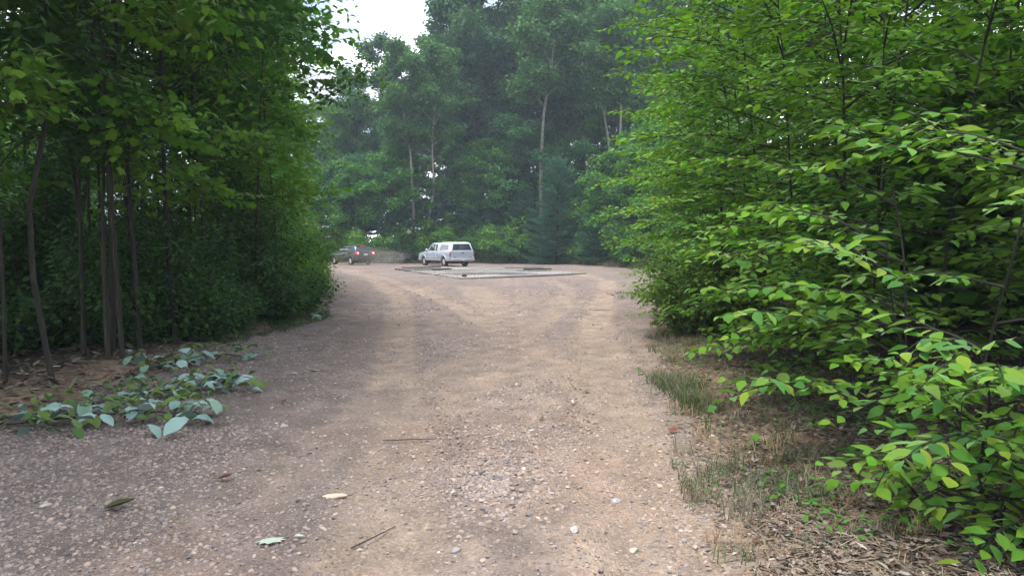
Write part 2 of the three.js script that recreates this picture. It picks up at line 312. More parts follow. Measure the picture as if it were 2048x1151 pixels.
// A broadleaf tree: bent trunk, limbs with side branches, and leaf sprays along them.
function broadleaf(o) {
  const { h, r = 0.14, base = 0.4, spread = 3, limbs = 14, subs = 4, per = 8, sprays, size = 1, mat, bark, color, lean = [0, 0], profile = (t) => Math.sin(Math.PI * clamp(0.15 + 0.8 * t)), rise = 0.5, wobble = 0.03, flat = 0.45, from = 0.35, toward = null } = o;
  const root = new THREE.Group(), pts = [];
  for (let i = 0; i <= 6; i++) { const t = i / 6; pts.push(V(lean[0] * t * t * h + (i ? rr(-1, 1) * wobble * h * 0.5 : 0), t * h, lean[1] * t * t * h + (i ? rr(-1, 1) * wobble * h * 0.5 : 0))); }
  pts[0].y = -0.4;
  const curve = new THREE.CatmullRomCurve3(pts), trunkParts = [tube(pts, r, r * 0.12, r > 0.1 ? 8 : 6, 0.85)], woods = [], spots = [];
  const addSprays = (path, from, n) => { const q = V(0, 0, 0), q2 = V(0, 0, 0), c = new THREE.CatmullRomCurve3(path); for (let i = 0; i < n; i++) { const t = lerp(from, 1, Math.pow((i + rnd()) / n, 0.8)); c.getPointAt(clamp(t), q); c.getTangentAt(clamp(t), q2); spots.push([q.clone(), q2.clone()]); } };
  for (let i = 0; i < limbs; i++) {
    const t = (i + rnd()) / limbs, y = lerp(base, 0.97, t), p0 = curve.getPointAt(y), a = toward && rnd() < 0.5 ? toward + rr(-1.1, 1.1) : i * 2.4 + rr(-0.5, 0.5), len = spread * (0.35 + 0.75 * profile(t)) * rr(0.65, 1.15), up = rise * rr(0.5, 1.4) * (0.6 + 0.7 * t);
    const d = V(Math.cos(a), up, Math.sin(a)).normalize(), side = V(-d.z, 0, d.x), e = p0.clone().addScaledVector(d, len).addScaledVector(side, rr(-0.2, 0.2) * len); e.y -= 0.10 * len;
    const mid = p0.clone().lerp(e, 0.5).addScaledVector(UP, 0.09 * len), path = [p0, mid, e], lr = Math.max(0.008, r * 0.32 * (1 - 0.6 * t));
    woods.push(tube(path, lr, lr * 0.25, 5));
    addSprays(path, from, per);
    for (let k = 0; k < subs; k++) {
      const u = lerp(0.25, 0.95, (k + rnd()) / subs), s0 = new THREE.CatmullRomCurve3(path).getPointAt(u), b = a + (k % 2 ? 1 : -1) * rr(0.5, 1.2), sl = len * rr(0.28, 0.5) * (1.1 - 0.4 * u), sd = V(Math.cos(b), up * 0.6 + rr(-0.3, 0.3), Math.sin(b)).normalize(), s1 = s0.clone().addScaledVector(sd, sl); s1.y -= 0.08 * sl;
      const sp = [s0, s0.clone().lerp(s1, 0.5).addScaledVector(UP, 0.05 * sl), s1];
      if (lr > 0.012) woods.push(tube(sp, lr * 0.4, lr * 0.12, 4));
      addSprays(sp, from * 0.6, per);
    }
  }
  part(root, 'trunk', mergeGeometries(trunkParts), bark);
  if (woods.length) part(root, 'branch', mergeGeometries(woods), bark, 'stuff');
  const lists = sprays.map(() => [[], []]);
  for (const [p, dir] of spots) {
    const a = Math.atan2(dir.z, dir.x) + rr(-1.2, 1.2), d = V(Math.cos(a), rr(-0.45, 0.25), Math.sin(a)), up = V(rr(-flat, flat), 1, rr(-flat, flat)), q = p.clone().add(V(rr(-0.25, 0.25), rr(-0.2, 0.2), rr(-0.25, 0.25)).multiplyScalar(size)), k = Math.floor(rnd() * sprays.length);
    lists[k][0].push(basis(d, up, q, size * rr(0.75, 1.2))); lists[k][1].push(tint(color, 0.22));
  }
  const crown = new THREE.Group(); crown.name = 'crown'; crown.userData.kind = 'stuff'; root.add(crown);
  sprays.forEach((g, k) => lists[k][0].length && instanced('leaves', g, mat, lists[k][0], lists[k][1], crown));
  return root;
}
function pine(h, spread, color, gap = 0.42) {
  const root = new THREE.Group(), woods = [], lists = S.needle.map(() => [[], []]), top = [];
  part(root, 'trunk', tube([V(0, -0.4, 0), V(rr(-0.1, 0.1), h * 0.5, rr(-0.1, 0.1)), V(0, h, 0)], 0.03 + h * 0.011, 0.01, 7), M.barkDark);
  for (let y = 0.35; y < h - 0.1; y += gap * rr(0.8, 1.2)) {
    const t = y / h, n = 6, a0 = rr(0, 6.28), env = spread * Math.pow(1 - t, 0.75) * (t < 0.15 ? 0.8 : 1) + 0.12;
    for (let i = 0; i < n; i++) {
      const a = a0 + i * 6.283 / n + rr(-0.35, 0.35), len = env * rr(0.6, 1.15), up = lerp(0.05, 0.75, t * t), d = V(Math.cos(a), up, Math.sin(a)), p0 = V(0, y, 0), e = p0.clone().addScaledVector(d, len); const mid = p0.clone().lerp(e, 0.55); mid.y -= 0.06 * len; e.y += 0.05 * len;
      woods.push(tube([p0, mid, e], 0.014 + 0.006 * len, 0.005, 4));
      const k = Math.max(2, Math.round(len * 6.5)), c = new THREE.CatmullRomCurve3([p0, mid, e]);
      for (let j = 0; j < k; j++) { const u = lerp(0.25, 1, (j + rnd()) / k), q = c.getPointAt(u), b = a + (j % 2 ? 1 : -1) * rr(0.1, 0.95), w = Math.floor(rnd() * 2); lists[w][0].push(basis(V(Math.cos(b), up * 0.7 + rr(-0.15, 0.3), Math.sin(b)), V(rr(-0.4, 0.4), 1, rr(-0.4, 0.4)), q, rr(0.7, 1.1))); lists[w][1].push(tint(color, 0.25)); }
    }
  }
  part(root, 'branch', mergeGeometries(woods), M.barkDark, 'stuff');
  const crown = new THREE.Group(); crown.name = 'crown'; crown.userData.kind = 'stuff'; root.add(crown);
  S.needle.forEach((g, k) => instanced('needles', g, L.needle, lists[k][0], lists[k][1], crown));
  return root;
}
// a rounded shrub of many stems
function shrub(o) {
  const { h, w, stems = 12, per = 26, sprays = S.bush, size = 1, mat = L.any, color } = o, root = new THREE.Group(), woods = [], lists = sprays.map(() => [[], []]);
  for (let i = 0; i < stems; i++) {
    const a = rr(0, 6.283), q = Math.sqrt(rnd()), e = V(Math.cos(a) * q * w, h * Math.sqrt(Math.max(0.06, 1 - q * q * 0.8)) * rr(0.75, 1.05), Math.sin(a) * q * w), p0 = V(e.x * 0.25, -0.15, e.z * 0.25), mid = p0.clone().lerp(e, 0.55); mid.y += 0.08 * h;
    woods.push(tube([p0, mid, e], 0.018, 0.006, 4));
    const c = new THREE.CatmullRomCurve3([p0, mid, e]);
    for (let j = 0; j < per; j++) { const u = lerp(0.22, 1, Math.pow((j + rnd()) / per, 0.8)), p = c.getPointAt(clamp(u)), b = rr(0, 6.283), s = rr(0.05, 0.32) * w * 0.6, k = Math.floor(rnd() * sprays.length); p.add(V(Math.cos(b) * s, rr(-0.1, 0.12) * h * 0.6, Math.sin(b) * s)); p.y = Math.max(p.y, 0.06); lists[k][0].push(basis(V(Math.cos(b), rr(-0.5, 0.2), Math.sin(b)), V(rr(-0.5, 0.5), 1, rr(-0.5, 0.5)), p, size * rr(0.7, 1.2))); lists[k][1].push(tint(color, 0.25)); }
  }
  part(root, 'stem', mergeGeometries(woods), M.bark, 'stuff');
  const crown = new THREE.Group(); crown.name = 'foliage'; crown.userData.kind = 'stuff'; root.add(crown);
  sprays.forEach((g, k) => lists[k][0].length && instanced('leaves', g, mat, lists[k][0], lists[k][1], crown));
  return root;
}
const place = (o, x, d, turn = 0, s = 1, sink = 0) => { o.position.set(x, groundY(x, d) - sink, -d); o.rotation.y = turn; o.scale.setScalar(s); return o; };

// ------------------------------------------------------------------ forest behind the clearing
const GREEN = { far: [0.034, 0.122, 0.030], farPale: [0.062, 0.160, 0.034], left: [0.034, 0.108, 0.010], leftLit: [0.090, 0.215, 0.012], bush: [0.055, 0.175, 0.016], bushBright: [0.100, 0.245, 0.016], right: [0.098, 0.232, 0.010], pine: [0.048, 0.150, 0.082], pineDark: [0.024, 0.082, 0.046] };  // brighter of the two left greens paints sunlight on the wood edge into leaves
seed(11);
const tall = [0, 1, 2, 3].map((k) => broadleaf({ h: 22, r: 0.24, base: [0.26, 0.32, 0.24, 0.36][k], spread: [4.2, 3.6, 4.6, 3.9][k], limbs: 18, subs: 6, per: 9, from: 0.5, sprays: S.far, size: 1.2, mat: L.far, bark: k % 2 ? M.barkPale : M.bark, color: [GREEN.farPale, GREEN.far, [0.048, 0.130, 0.038], [0.074, 0.178, 0.032]][k], rise: 1.0, flat: 0.9, wobble: 0.045, lean: [rr(-0.06, 0.06), 0] }));
tall.push(broadleaf({ h: 22, r: 0.21, base: 0.5, spread: 3.6, limbs: 16, subs: 6, per: 8, from: 0.5, sprays: S.far, size: 1.15, mat: L.far, bark: M.barkPale, color: GREEN.farPale, rise: 1.1, flat: 0.9, wobble: 0.05, lean: [-0.05, 0] }));
const under = [0, 1].map((k) => broadleaf({ h: 10, r: 0.09, base: 0.25, spread: 2.7, limbs: 15, subs: 4, per: 5, sprays: S.far, size: 0.95, mat: L.far, bark: M.barkDark, color: k ? GREEN.far : GREEN.bush, rise: 0.18, flat: 0.3 }));
const backTrees = [  // x, distance, which, turn, scale, label
  [-17.5, 79, 0, 0.4, 0.86, 'pale hazy tree beyond the dark car, lowest treetop beside the sky gap'],
  [-12.6, 73, 2, 1.9, 0.92, 'wide crowned tree rising left of the two thin pale trunks'],
  [-9.2, 66.6, 4, 0.2, 0.86, 'first of two thin pale trunks above the white pickup'],
  [-7.2, 66.4, 4, 2.6, 0.84, 'second of two thin pale trunks above the white pickup, leaning slightly'],
  [-5.3, 75, 1, 4.1, 1.12, 'narrow tall tree standing against the bright sky over the pickup'],
  [-1.6, 76, 0, 5.0, 1.20, 'tall tree between the narrow tree and the straight grey trunk'],
  [1.6, 74, 3, 0.9, 1.18, 'tall tree behind the layered understory tree'],
  [2.9, 65.6, 4, 3.3, 1.12, 'tall tree with a long straight grey trunk above the white pine'],
  [8.2, 65, 4, 1.2, 0.85, 'slender tree on the slope beside the forked pale tree'],
  [9.4, 63.5, 4, 5.6, 0.9, 'forked pale trunked tree high on the slope'],
  [14.8, 66, 0, 2.2, 1.0, 'tall tree on the slope just over the bright roadside shrubs'],
];
backTrees.forEach(([x, d, k, turn, s, label]) => addThing(place(tall[k].clone(), x, d, turn, s), 'tall_tree', label, 'tree', 'tall trees on the slope behind the clearing'));
for (let i = 0; i < 44; i++) { const x = -30 + i * 1.45 + rr(-1.2, 1.2), d = [80, 92, 85, 98][i % 4] + rr(-3, 3); addThing(place(tall[(i * 3 + 1) % 4].clone(), x, d, rr(0, 6.28), rr(0.72, 0.95) * (x < -14 ? 0.85 : 1)), 'tall_tree', 'tall tree deep in the hazy wood behind the front row', 'tree', 'trees deep in the wood behind'); }
for (const [x, d, k, s, label] of [[0.8, 67, 1, 1.15, 'understory tree with layered flat boughs left of the straight grey trunk'], [-2.6, 68, 0, 0.95, 'small layered tree behind the young pines'], [-4.5, 69, 1, 0.8, 'small layered tree above the pickup canopy'], [5.2, 64, 1, 0.9, 'small layered tree behind the big white pine'], [7.6, 58, 0, 0.85, 'small leafy tree climbing the slope right of the white pine'], [10.4, 60, 1, 0.9, 'small leafy tree at the top of the bushy slope'], [-14.5, 72, 0, 0.9, 'small hazy tree behind the dark car'], [-20.5, 74, 1, 1.0, 'small hazy tree left of the dark car']])
  addThing(place(under[k].clone(), x, d, rr(0, 6.28), s), 'understory_tree', label, 'tree', 'small trees under the tall ones');
for (let i = 0; i < 9; i++) { const x = -4 + i * 2.3 + rr(-0.5, 0.5), d = 73 + (i % 3) * 2.2; addThing(place(tall[(i + 2) % 4].clone(), x, d, rr(0, 6.28), rr(0.85, 1.15)), 'tall_tree', 'tall leafy tree in the dense stand on the slope', 'tree', 'dense stand on the slope'); }
for (let i = 0; i < 40; i++) { const x = -19 + i * 0.95 + rr(-0.6, 0.6), d = 68 + (i * 7 % 4) * 4 + rr(-1, 1); addThing(place(under[i % 2].clone(), x, d, rr(0, 6.28), rr(0.65, 1.1)), 'understory_tree', 'small tree in the dim layer under the tall trunks', 'tree', 'dim small trees under the tall trunks'); }
for (let i = 0; i < 22; i++) { const d = 8 + i * 2.6, x = -(15.5 + 0.32 * d) - (i % 3) * 4 + rr(-1, 1); addThing(place(under[i % 2].clone(), x, d, rr(0, 6.28), rr(0.7, 1.0)), 'understory_tree', 'small lit tree seen through the dark wood', 'tree', 'lit trees beyond the dark wood'); }
for (let i = 0; i < 26; i++) { const d = 6 + i * 2.9, x = -(27 + (i % 3) * 6 + 0.25 * d) + rr(-1.5, 1.5); addThing(place(under[(i + 1) % 2].clone(), x, d, rr(0, 6.28), rr(1.0, 1.4)), 'understory_tree', 'distant tree closing the view behind the dark wood', 'tree', 'distant trees behind the dark wood'); }
for (const [x, d, k, s] of [[9.2, 53, 0, 0.85], [11.2, 50, 0, 0.95], [12.6, 55, 0, 1.0], [10.8, 46.5, 0, 0.85], [8.3, 58.5, 0, 0.8], [13.6, 50, 1, 1.05], [6.2, 61.5, 0, 0.62], [11.4, 42, 0, 0.8], [11.8, 59.5, 0, 1.0], [14.5, 61, 0, 1.1]]) addThing(place(under[k].clone(), x, d, rr(0, 6.28), s), 'understory_tree', 'bright leafy small tree on the steep slope by the bend', 'tree', 'bright small trees on the steep slope');
seed(23);
for (const [x, d, h, w, c, label] of [[3.8, 61.6, 8.8, 3.0, GREEN.pine, 'largest young white pine at the edge of the clearing'], [1.0, 65.3, 5.6, 2.3, GREEN.pine, 'young pine just left of the largest white pine'], [-2.9, 67, 6.4, 2.6, GREEN.pine, 'young pine right behind the pickup'], [-6.8, 67.5, 5.6, 2.8, GREEN.pineDark, 'dark young pine rising over the pickup roof'], [-10.6, 65.8, 5.0, 3.2, GREEN.pineDark, 'wide dark pine between the pickup and the dark car'], [-14.2, 70, 5.6, 3.2, GREEN.pineDark, 'dark pine with drooping boughs above the dark car'], [9.4, 55.5, 7.8, 2.5, GREEN.pineDark, 'dark pine on the slope beside the roadside shrubs'], [7.0, 57.8, 5.0, 2.0, GREEN.pine, 'small pine in the bushes right of the largest white pine']])
  addThing(place(pine(h, w, c), x, d), 'pine_tree', label, 'tree', 'pines at the edge of the clearing');
// shrubs along the far edge
seed(29);
const bushes = [0, 1, 2, 3].map((k) => shrub({ h: [2.4, 2.0, 2.8, 1.6][k], w: [1.7, 1.9, 1.6, 1.5][k], stems: 16, per: 24, color: [GREEN.bushBright, GREEN.bush, GREEN.bushBright, GREEN.bush][k], size: 1.0 }));
const edgeSpots = []; for (let i = 0; i < 26; i++) { const t = i / 25, x = lerp(-13.5, 11, t); let d = 66; for (let q = 66; q > 30; q -= 0.25) if (edgeDist(x, q) < 0.8) { d = q; break; } edgeSpots.push([x + rr(-0.4, 0.4), d + 0.7 + rr(-0.2, 0.5), i % 4, rr(0.95, 1.35) * (x > 1.8 && x < 6 ? 0.6 : 1)]); }
for (const y of [33, 37, 41, 45, 49, 53]) { let x = 12; while (x > 4 && edgeDist(x, y) > 1.0) x -= 0.2; edgeSpots.push([x + rr(0, 0.5), y + rr(-1, 1), Math.floor(rr(0, 4)), rr(0.8, 1.2)]); edgeSpots.push([x + rr(1.8, 2.6), y + rr(-1, 1), Math.floor(rr(0, 4)), rr(1.0, 1.4)]); }
for (let i = 0; i < 9; i++) { const x = -15.5 - i * 1.9, d = 69.6 + i * 0.35; addThing(place(bushes[i % 4].clone(), x, d, rr(0, 6.28), rr(1.2, 1.7)), 'far_roadside_shrub', `leafy shrub where the gravel leaves the clearing, ${ORD[i]} beyond the dark car`, 'shrub', 'shrubs beyond the dark car'); addThing(place(under[i % 2].clone(), x - 0.8, d + 3, rr(0, 6.28), rr(0.7, 0.95)), 'understory_tree', 'small hazy tree in the row beyond the dark car', 'tree', 'small trees beyond the dark car'); }
edgeSpots.forEach(([x, d, k, s], i) => addThing(place(bushes[k].clone(), x, d, rr(0, 6.28), s), 'edge_shrub', i < 26 ? `green shrub on the far edge of the clearing, ${ORD[i]} counting from the dark car` : 'leafy green shrub in the tangle on the bank at the bend of the gravel', 'shrub', 'shrubs along the far edge of the clearing'));
for (let i = 0; i < 60; i++) { const x = rr(-12, 15), d = rr(50, 74); if (edgeDist(x, d) < 2) continue; addThing(place(bushes[i % 4].clone(), x, d, rr(0, 6.28), rr(1, 1.5)), 'slope_shrub', 'leafy shrub among the growth covering the steep slope', 'shrub', 'shrubs covering the slope'); }
console.log('forest');

// ------------------------------------------------------------------ wood along the left side
seed(41);
const leftProto = [0, 1, 2, 3].map((k) => broadleaf({ h: [10, 11.5, 9, 12.5][k], r: [0.034, 0.042, 0.030, 0.050][k], base: [0.20, 0.26, 0.22, 0.30][k], spread: [2.1, 2.3, 1.9, 2.6][k], limbs: 20, subs: 4, per: 6, sprays: S.edge, size: 1.05, mat: L.any, bark: M.barkDark, color: k === 2 || k === 0 ? GREEN.leftLit : GREEN.left, rise: 0.45, flat: 0.9, wobble: 0.03, profile: (t) => 1.05 - 0.85 * t }));
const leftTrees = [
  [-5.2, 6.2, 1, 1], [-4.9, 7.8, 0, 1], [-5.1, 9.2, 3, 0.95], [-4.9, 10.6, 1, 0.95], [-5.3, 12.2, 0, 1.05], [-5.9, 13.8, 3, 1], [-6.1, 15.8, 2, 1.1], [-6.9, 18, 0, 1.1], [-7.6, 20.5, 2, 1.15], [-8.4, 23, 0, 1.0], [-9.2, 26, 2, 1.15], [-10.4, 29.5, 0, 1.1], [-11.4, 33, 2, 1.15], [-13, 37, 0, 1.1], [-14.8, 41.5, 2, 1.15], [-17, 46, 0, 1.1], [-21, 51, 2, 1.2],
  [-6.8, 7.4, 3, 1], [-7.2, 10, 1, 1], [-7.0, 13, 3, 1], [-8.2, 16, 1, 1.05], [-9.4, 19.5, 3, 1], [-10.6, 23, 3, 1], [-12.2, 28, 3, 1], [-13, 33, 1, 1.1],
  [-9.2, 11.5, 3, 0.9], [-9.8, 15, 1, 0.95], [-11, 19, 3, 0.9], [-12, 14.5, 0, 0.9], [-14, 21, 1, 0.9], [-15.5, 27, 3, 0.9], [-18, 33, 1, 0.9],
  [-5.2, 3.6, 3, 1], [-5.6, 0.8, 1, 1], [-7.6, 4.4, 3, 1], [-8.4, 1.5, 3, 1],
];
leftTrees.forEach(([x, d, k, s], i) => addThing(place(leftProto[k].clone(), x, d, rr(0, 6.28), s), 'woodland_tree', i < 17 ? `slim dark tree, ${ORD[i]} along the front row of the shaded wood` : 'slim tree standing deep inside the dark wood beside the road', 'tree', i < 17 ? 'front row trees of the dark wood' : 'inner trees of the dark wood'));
// bare dark saplings between them
for (let i = 0; i < 26; i++) {
  const d = rr(6.5, 17), x = -4.75 - rr(0, 3.2), h = rr(3.5, 7), g = new THREE.Group(), lx = rr(-0.5, 0.5), lz = rr(-0.4, 0.4);
  part(g, 'stem', tube([V(0, -0.3, 0), V(lx * 0.2 + rr(-0.08, 0.08), h * 0.4, lz * 0.3), V(lx + rr(-0.1, 0.1), h, lz)], rr(0.018, 0.04), 0.01, 6), M.barkDark);
  const tw = []; for (let k = 0; k < 4; k++) { const y = rr(0.35, 0.9), a = rr(0, 6.28), p = V(lx * y * y, h * y, lz * y * y), l = rr(0.4, 1.0); tw.push(tube([p, p.clone().add(V(Math.cos(a) * l * 0.5, l * 0.35, Math.sin(a) * l * 0.5)), p.clone().add(V(Math.cos(a) * l, l * 0.5, Math.sin(a) * l))], 0.010, 0.004, 4)); }
  part(g, 'branch', mergeGeometries(tw), M.barkDark, 'stuff');
  addThing(place(g, x, d), 'sapling', 'thin bare dark sapling stem inside the shaded wood', 'sapling', 'bare saplings in the dark wood');
}
// low shrubs at the foot of the wood
seed(47);
const lowProto = [0, 1, 2].map((k) => shrub({ h: [1.0, 0.7, 1.3][k], w: [0.9, 0.8, 1.0][k], stems: 16, per: 20, color: [GREEN.left, GREEN.left, GREEN.leftLit][k], sprays: S.small, size: 0.75 }));
[[-4.9, 11.3, 1], [-4.8, 12.6, 0], [-4.6, 14, 1], [-4.7, 15.6, 0], [-5.2, 17.2, 2], [-5.7, 19, 0], [-6.3, 21.2, 2], [-7.4, 24.2, 2], [-8.6, 27.4, 0], [-9.8, 31, 2], [-11.4, 35, 2], [-13.4, 39.5, 0], [-15.5, 44, 2], [-18.5, 48.5, 2], [-6.2, 11, 0], [-6.5, 14.5, 0], [-7.4, 9, 1], [-8.4, 12.5, 2], [-10.5, 11, 2], [-11.8, 16, 2], [-13.6, 12, 2], [-9, 9.5, 2], [-10.6, 13.5, 2], [-12.5, 18.5, 2], [-14.5, 15.5, 2], [-16, 20, 2], [-12, 9, 2], [-15, 11, 2], [-9.5, 17, 2], [-10.5, 21, 2], [-16.5, 14, 2], [-17.5, 25, 2], [-14, 25, 2]].forEach(([x, d, k]) => addThing(place(lowProto[k].clone(), x, d, rr(0, 6.28), rr(0.85, 1.2) * (x < -6 ? 1.5 : 1)), 'low_shrub', 'low leafy shrub at the foot of the dark wood', 'shrub', 'low shrubs at the foot of the dark wood'));
const thicket = [0, 1, 2].map((k) => shrub({ h: [2.2, 2.8, 1.7][k], w: [1.2, 1.3, 1.1][k], stems: 26, per: 30, color: [GREEN.left, GREEN.left, GREEN.leftLit][k], sprays: S.small, size: 0.9 }));
[[-5.5, 10.6, 0], [-5.7, 12.4, 0], [-5.6, 14.2, 1], [-6.0, 16.0, 2], [-6.9, 18, 1], [-7.5, 20, 2], [-8.4, 22.5, 1], [-9.5, 25.5, 2], [-10.6, 28.5, 1], [-11.9, 32, 2], [-13.6, 36, 1], [-15.2, 40, 2], [-7.0, 11.5, 1], [-7.4, 14.5, 1], [-8.6, 10.2, 1], [-8.2, 17.5, 1]].forEach(([x, d, k], i) => addThing(place(thicket[k].clone(), x, d, rr(0, 6.28), rr(0.9, 1.2)), 'wood_edge_shrub', i < 12 ? `dense small leaved shrub, ${ORD[i]} along the foot of the dark wood` : 'dense small leaved shrub just inside the dark wood', 'shrub', 'small leaved shrubs along the dark wood'));
[
  [-11.5, 9, 2], [-13, 11.5, 0], [-12, 14, 2], [-14.5, 17, 2], [-13.5, 20, 0], [-16.5, 23, 2], [-15, 26, 2], [-11.8, 23.5, 0], [-17.5, 14, 2], [-19, 19, 2], [-16, 9, 2], [-19, 12.5, 0], [-21, 26, 2], [-10.2, 26.5, 2], [-12.6, 30.5, 2], [-15, 35, 2]].forEach(([x, d, k]) => addThing(place(bushes[k].clone(), x, d, rr(0, 6.28), rr(0.9, 1.3)), 'thicket_shrub', 'leafy shrub closing the gaps between the trunks of the dark wood', 'shrub', 'shrubs behind the trunks of the dark wood'));
console.log('left');

// ------------------------------------------------------------------ broad leaved shrubs leaning over the right side, leaf by leaf
const leafKinds = [ovate, ovateB, ovateC];
const leafMats = [[0.078, 0.210, 0.011], [0.052, 0.172, 0.011], [0.115, 0.240, 0.012], [0.040, 0.145, 0.018], [0.165, 0.255, 0.012], [0.056, 0.178, 0.024], [0.090, 0.165, 0.018], [0.098, 0.225, 0.010], [0.120, 0.230, 0.025]].map((c) => leafMat(lin(...c), 0.42, 0.10));
function leafyShrub(o) {
  const { x, d, h, spread, stems, limbs, leaf = 0.13, singles = 0, label, color = GREEN.right, toward = Math.PI, low = 0.08 } = o;
  const root = new THREE.Group(), woods = [], leaves = [], gy = groundY(x, d);
  const eye = V(-x, 1.5 - gy, d);
  const spray = (p, a, len, droop) => {   // a twig with leaves in two ranks
    const dir = V(Math.cos(a), rr(-0.35, 0.45), Math.sin(a)).normalize(), n = Math.max(3, Math.round(len / 0.056)), bend = -droop * len, tiltA = rr(-0.22, 0.22), pts = [];
    for (let i = 0; i <= n; i++) {
      const t = (i + 0.5) / (n + 0.5), q = p.clone().addScaledVector(dir, len * t); q.y += bend * t * t; if (i === 0 || i === n || i === (n >> 1)) pts.push(q.clone());
      const side = i === n ? 0 : i % 2 ? 1 : -1, b = a + side * rr(0.7, 1.25), ld = V(Math.cos(b), rr(-0.42, 0.14) + side * tiltA * 0.5, Math.sin(b)).normalize(), up = V(rr(-0.6, 0.6) - tiltA * Math.sin(a), 1, rr(-0.6, 0.6) + tiltA * Math.cos(a));
      leaves.push({ m: basis(ld, up, q.clone().addScaledVector(ld, 0.012), leaf * (0.5 + 0.65 * Math.sin(Math.PI * clamp(t * 0.9 + 0.08))) * rr(0.7, 1.3), leaf * rr(0.6, 1.3), leaf * rr(0.8, 1.25)), p: q });
    }
    woods.push(tube([p, ...pts.slice(1)], 0.0045, 0.002, 3));
  };
  for (let s = 0; s < stems.length; s++) {
    const [bx, bz, lx, lz, hh] = stems[s], H = h * hh, path = [V(bx, -0.15, bz), V(bx + lx * 0.22 + rr(-0.05, 0.05), H * 0.33, bz + lz * 0.25), V(bx + lx * 0.58, H * 0.7, bz + lz * 0.6 + rr(-0.1, 0.1)), V(bx + lx, H, bz + lz)], c = new THREE.CatmullRomCurve3(path), r0 = rr(0.010, 0.016) * Math.max(0.7, h / 4.5);
    part(root, 'stem', tube(path, r0, 0.006, 7), M.barkDark);
    for (let i = 0; i < limbs; i++) {
      const t = lerp(low, 0.99, (i + rnd()) / limbs), p0 = c.getPointAt(t), a = rnd() < 0.62 ? toward + rr(-1.25, 1.25) : rr(0, 6.283), len = spread * (0.45 + 0.65 * Math.sin(Math.PI * clamp(0.2 + 0.7 * t))) * rr(0.55, 1.1), dir = V(Math.cos(a), lerp(0.05, 0.55, t) * rr(0.6, 1.3), Math.sin(a)).normalize(), e = p0.clone().addScaledVector(dir, len); e.y -= 0.12 * len;
      const mid = p0.clone().lerp(e, 0.5); mid.y += 0.06 * len; if (e.y < 0.12) e.y = 0.12 + rnd() * 0.2;
      const lc = new THREE.CatmullRomCurve3([p0, mid, e]); woods.push(tube([p0, mid, e], 0.011, 0.004, 5));
      const k = Math.max(3, Math.round(len * 8.5)); 
      for (let j = 0; j < k; j++) { const u = lerp(0.2, 0.97, (j + rnd()) / k), q = lc.getPointAt(u); spray(q, a + (j % 2 ? 1 : -1) * rr(0.35, 1.1), rr(0.26, 0.52) * (1.1 - 0.35 * u), 0.12); }
      spray(e, a + rr(-0.3, 0.3), rr(0.3, 0.5), 0.18);
    }
  }
  part(root, 'branch', mergeGeometries(woods), M.barkDark, 'stuff');
  const f = (p) => { const q = p.clone().sub(eye), dist = -q.z; if (dist < 0.6) return 99; const u = q.x / dist, v = q.y / dist; return (Math.abs(u) > 0.72 || v > 0.36 || v < -0.5) ? 90 + dist : q.length() - 0.35 * (-q.x > -9 ? 0 : 0); };
  leaves.forEach((l) => { l.f = f(l.p); });
  const kept = leaves.filter((l) => l.f !== 99).sort((a, b) => a.f - b.f);
  const foliage = new THREE.Group(); foliage.name = 'foliage'; foliage.userData.kind = 'stuff';
  kept.slice(0, singles).forEach((l) => { const m = part(root, 'leaf', pick(leafKinds), pick(leafMats)); m.matrixAutoUpdate = false; m.matrix.copy(l.m); });
  const lists = leafKinds.map(() => [[], []]); kept.slice(singles).forEach((l) => { const k = Math.floor(rnd() * 3); lists[k][0].push(l.m); lists[k][1].push(tint(color, 0.3)); });
  root.add(foliage); leafKinds.forEach((g, k) => instanced('leaves', g, L.any, lists[k][0], lists[k][1], foliage));
  place(root, x, d); addThing(root, 'leafy_shrub', label, 'shrub', 'broad leaved shrubs beside the road');
  return kept.length;
}
seed(53);
let nLeaves = 0;
const extra = [
  { x: 2.38, d: 3.6, h: 1.0, spread: 0.55, leaf: 0.10, limbs: 12, singles: 280, toward: 2.6, stems: [[0, 0, -0.15, 0.1, 0.9], [0.25, 0.15, 0.2, 0.15, 1.0], [0.1, -0.25, -0.1, -0.2, 0.7]], label: 'smallest broad leaved shrub, cut by the lower picture corner', low: 0.1 },
  { x: 6.6, d: 11.5, h: 8.0, spread: 1.9, leaf: 0.14, limbs: 20, stems: [[0, 0, -0.5, 0.2, 1], [0.7, 0.3, 0.5, 0.3, 1.0], [0.4, -0.6, 0.1, -0.3, 0.9]], label: 'high shrub filling the gap above the arching shrub' },
  { x: 7.6, d: 15, h: 9.0, spread: 2.1, leaf: 0.14, limbs: 20, stems: [[0, 0, -0.5, 0.2, 1], [0.7, 0.3, 0.5, 0.3, 1.0], [0.4, -0.6, 0.1, -0.3, 0.9]], label: 'high shrub standing behind the bright leafy shrub' },
  { x: 6.9, d: 6.9, h: 6.5, spread: 1.7, leaf: 0.14, limbs: 16, stems: [[0, 0, -0.4, 0.2, 1], [0.6, 0.3, 0.5, 0.3, 1.0], [0.4, -0.6, 0.1, -0.3, 0.9]], label: 'dark high shrub along the picture edge' },
];
const W = Math.PI; // towards the road
nLeaves += leafyShrub({ x: 2.6, d: 4.8, h: 2.4, spread: 1.0, leaf: 0.115, limbs: 7, singles: 260, stems: [[0, 0, -0.2, 0.1, 0.62], [0.35, 0.1, 0.3, 0.2, 0.9], [0.2, -0.3, 0.0, -0.3, 0.75]], label: 'nearest broad leaved shrub, low sprays over the dead leaves in the corner', low: 0.14 });
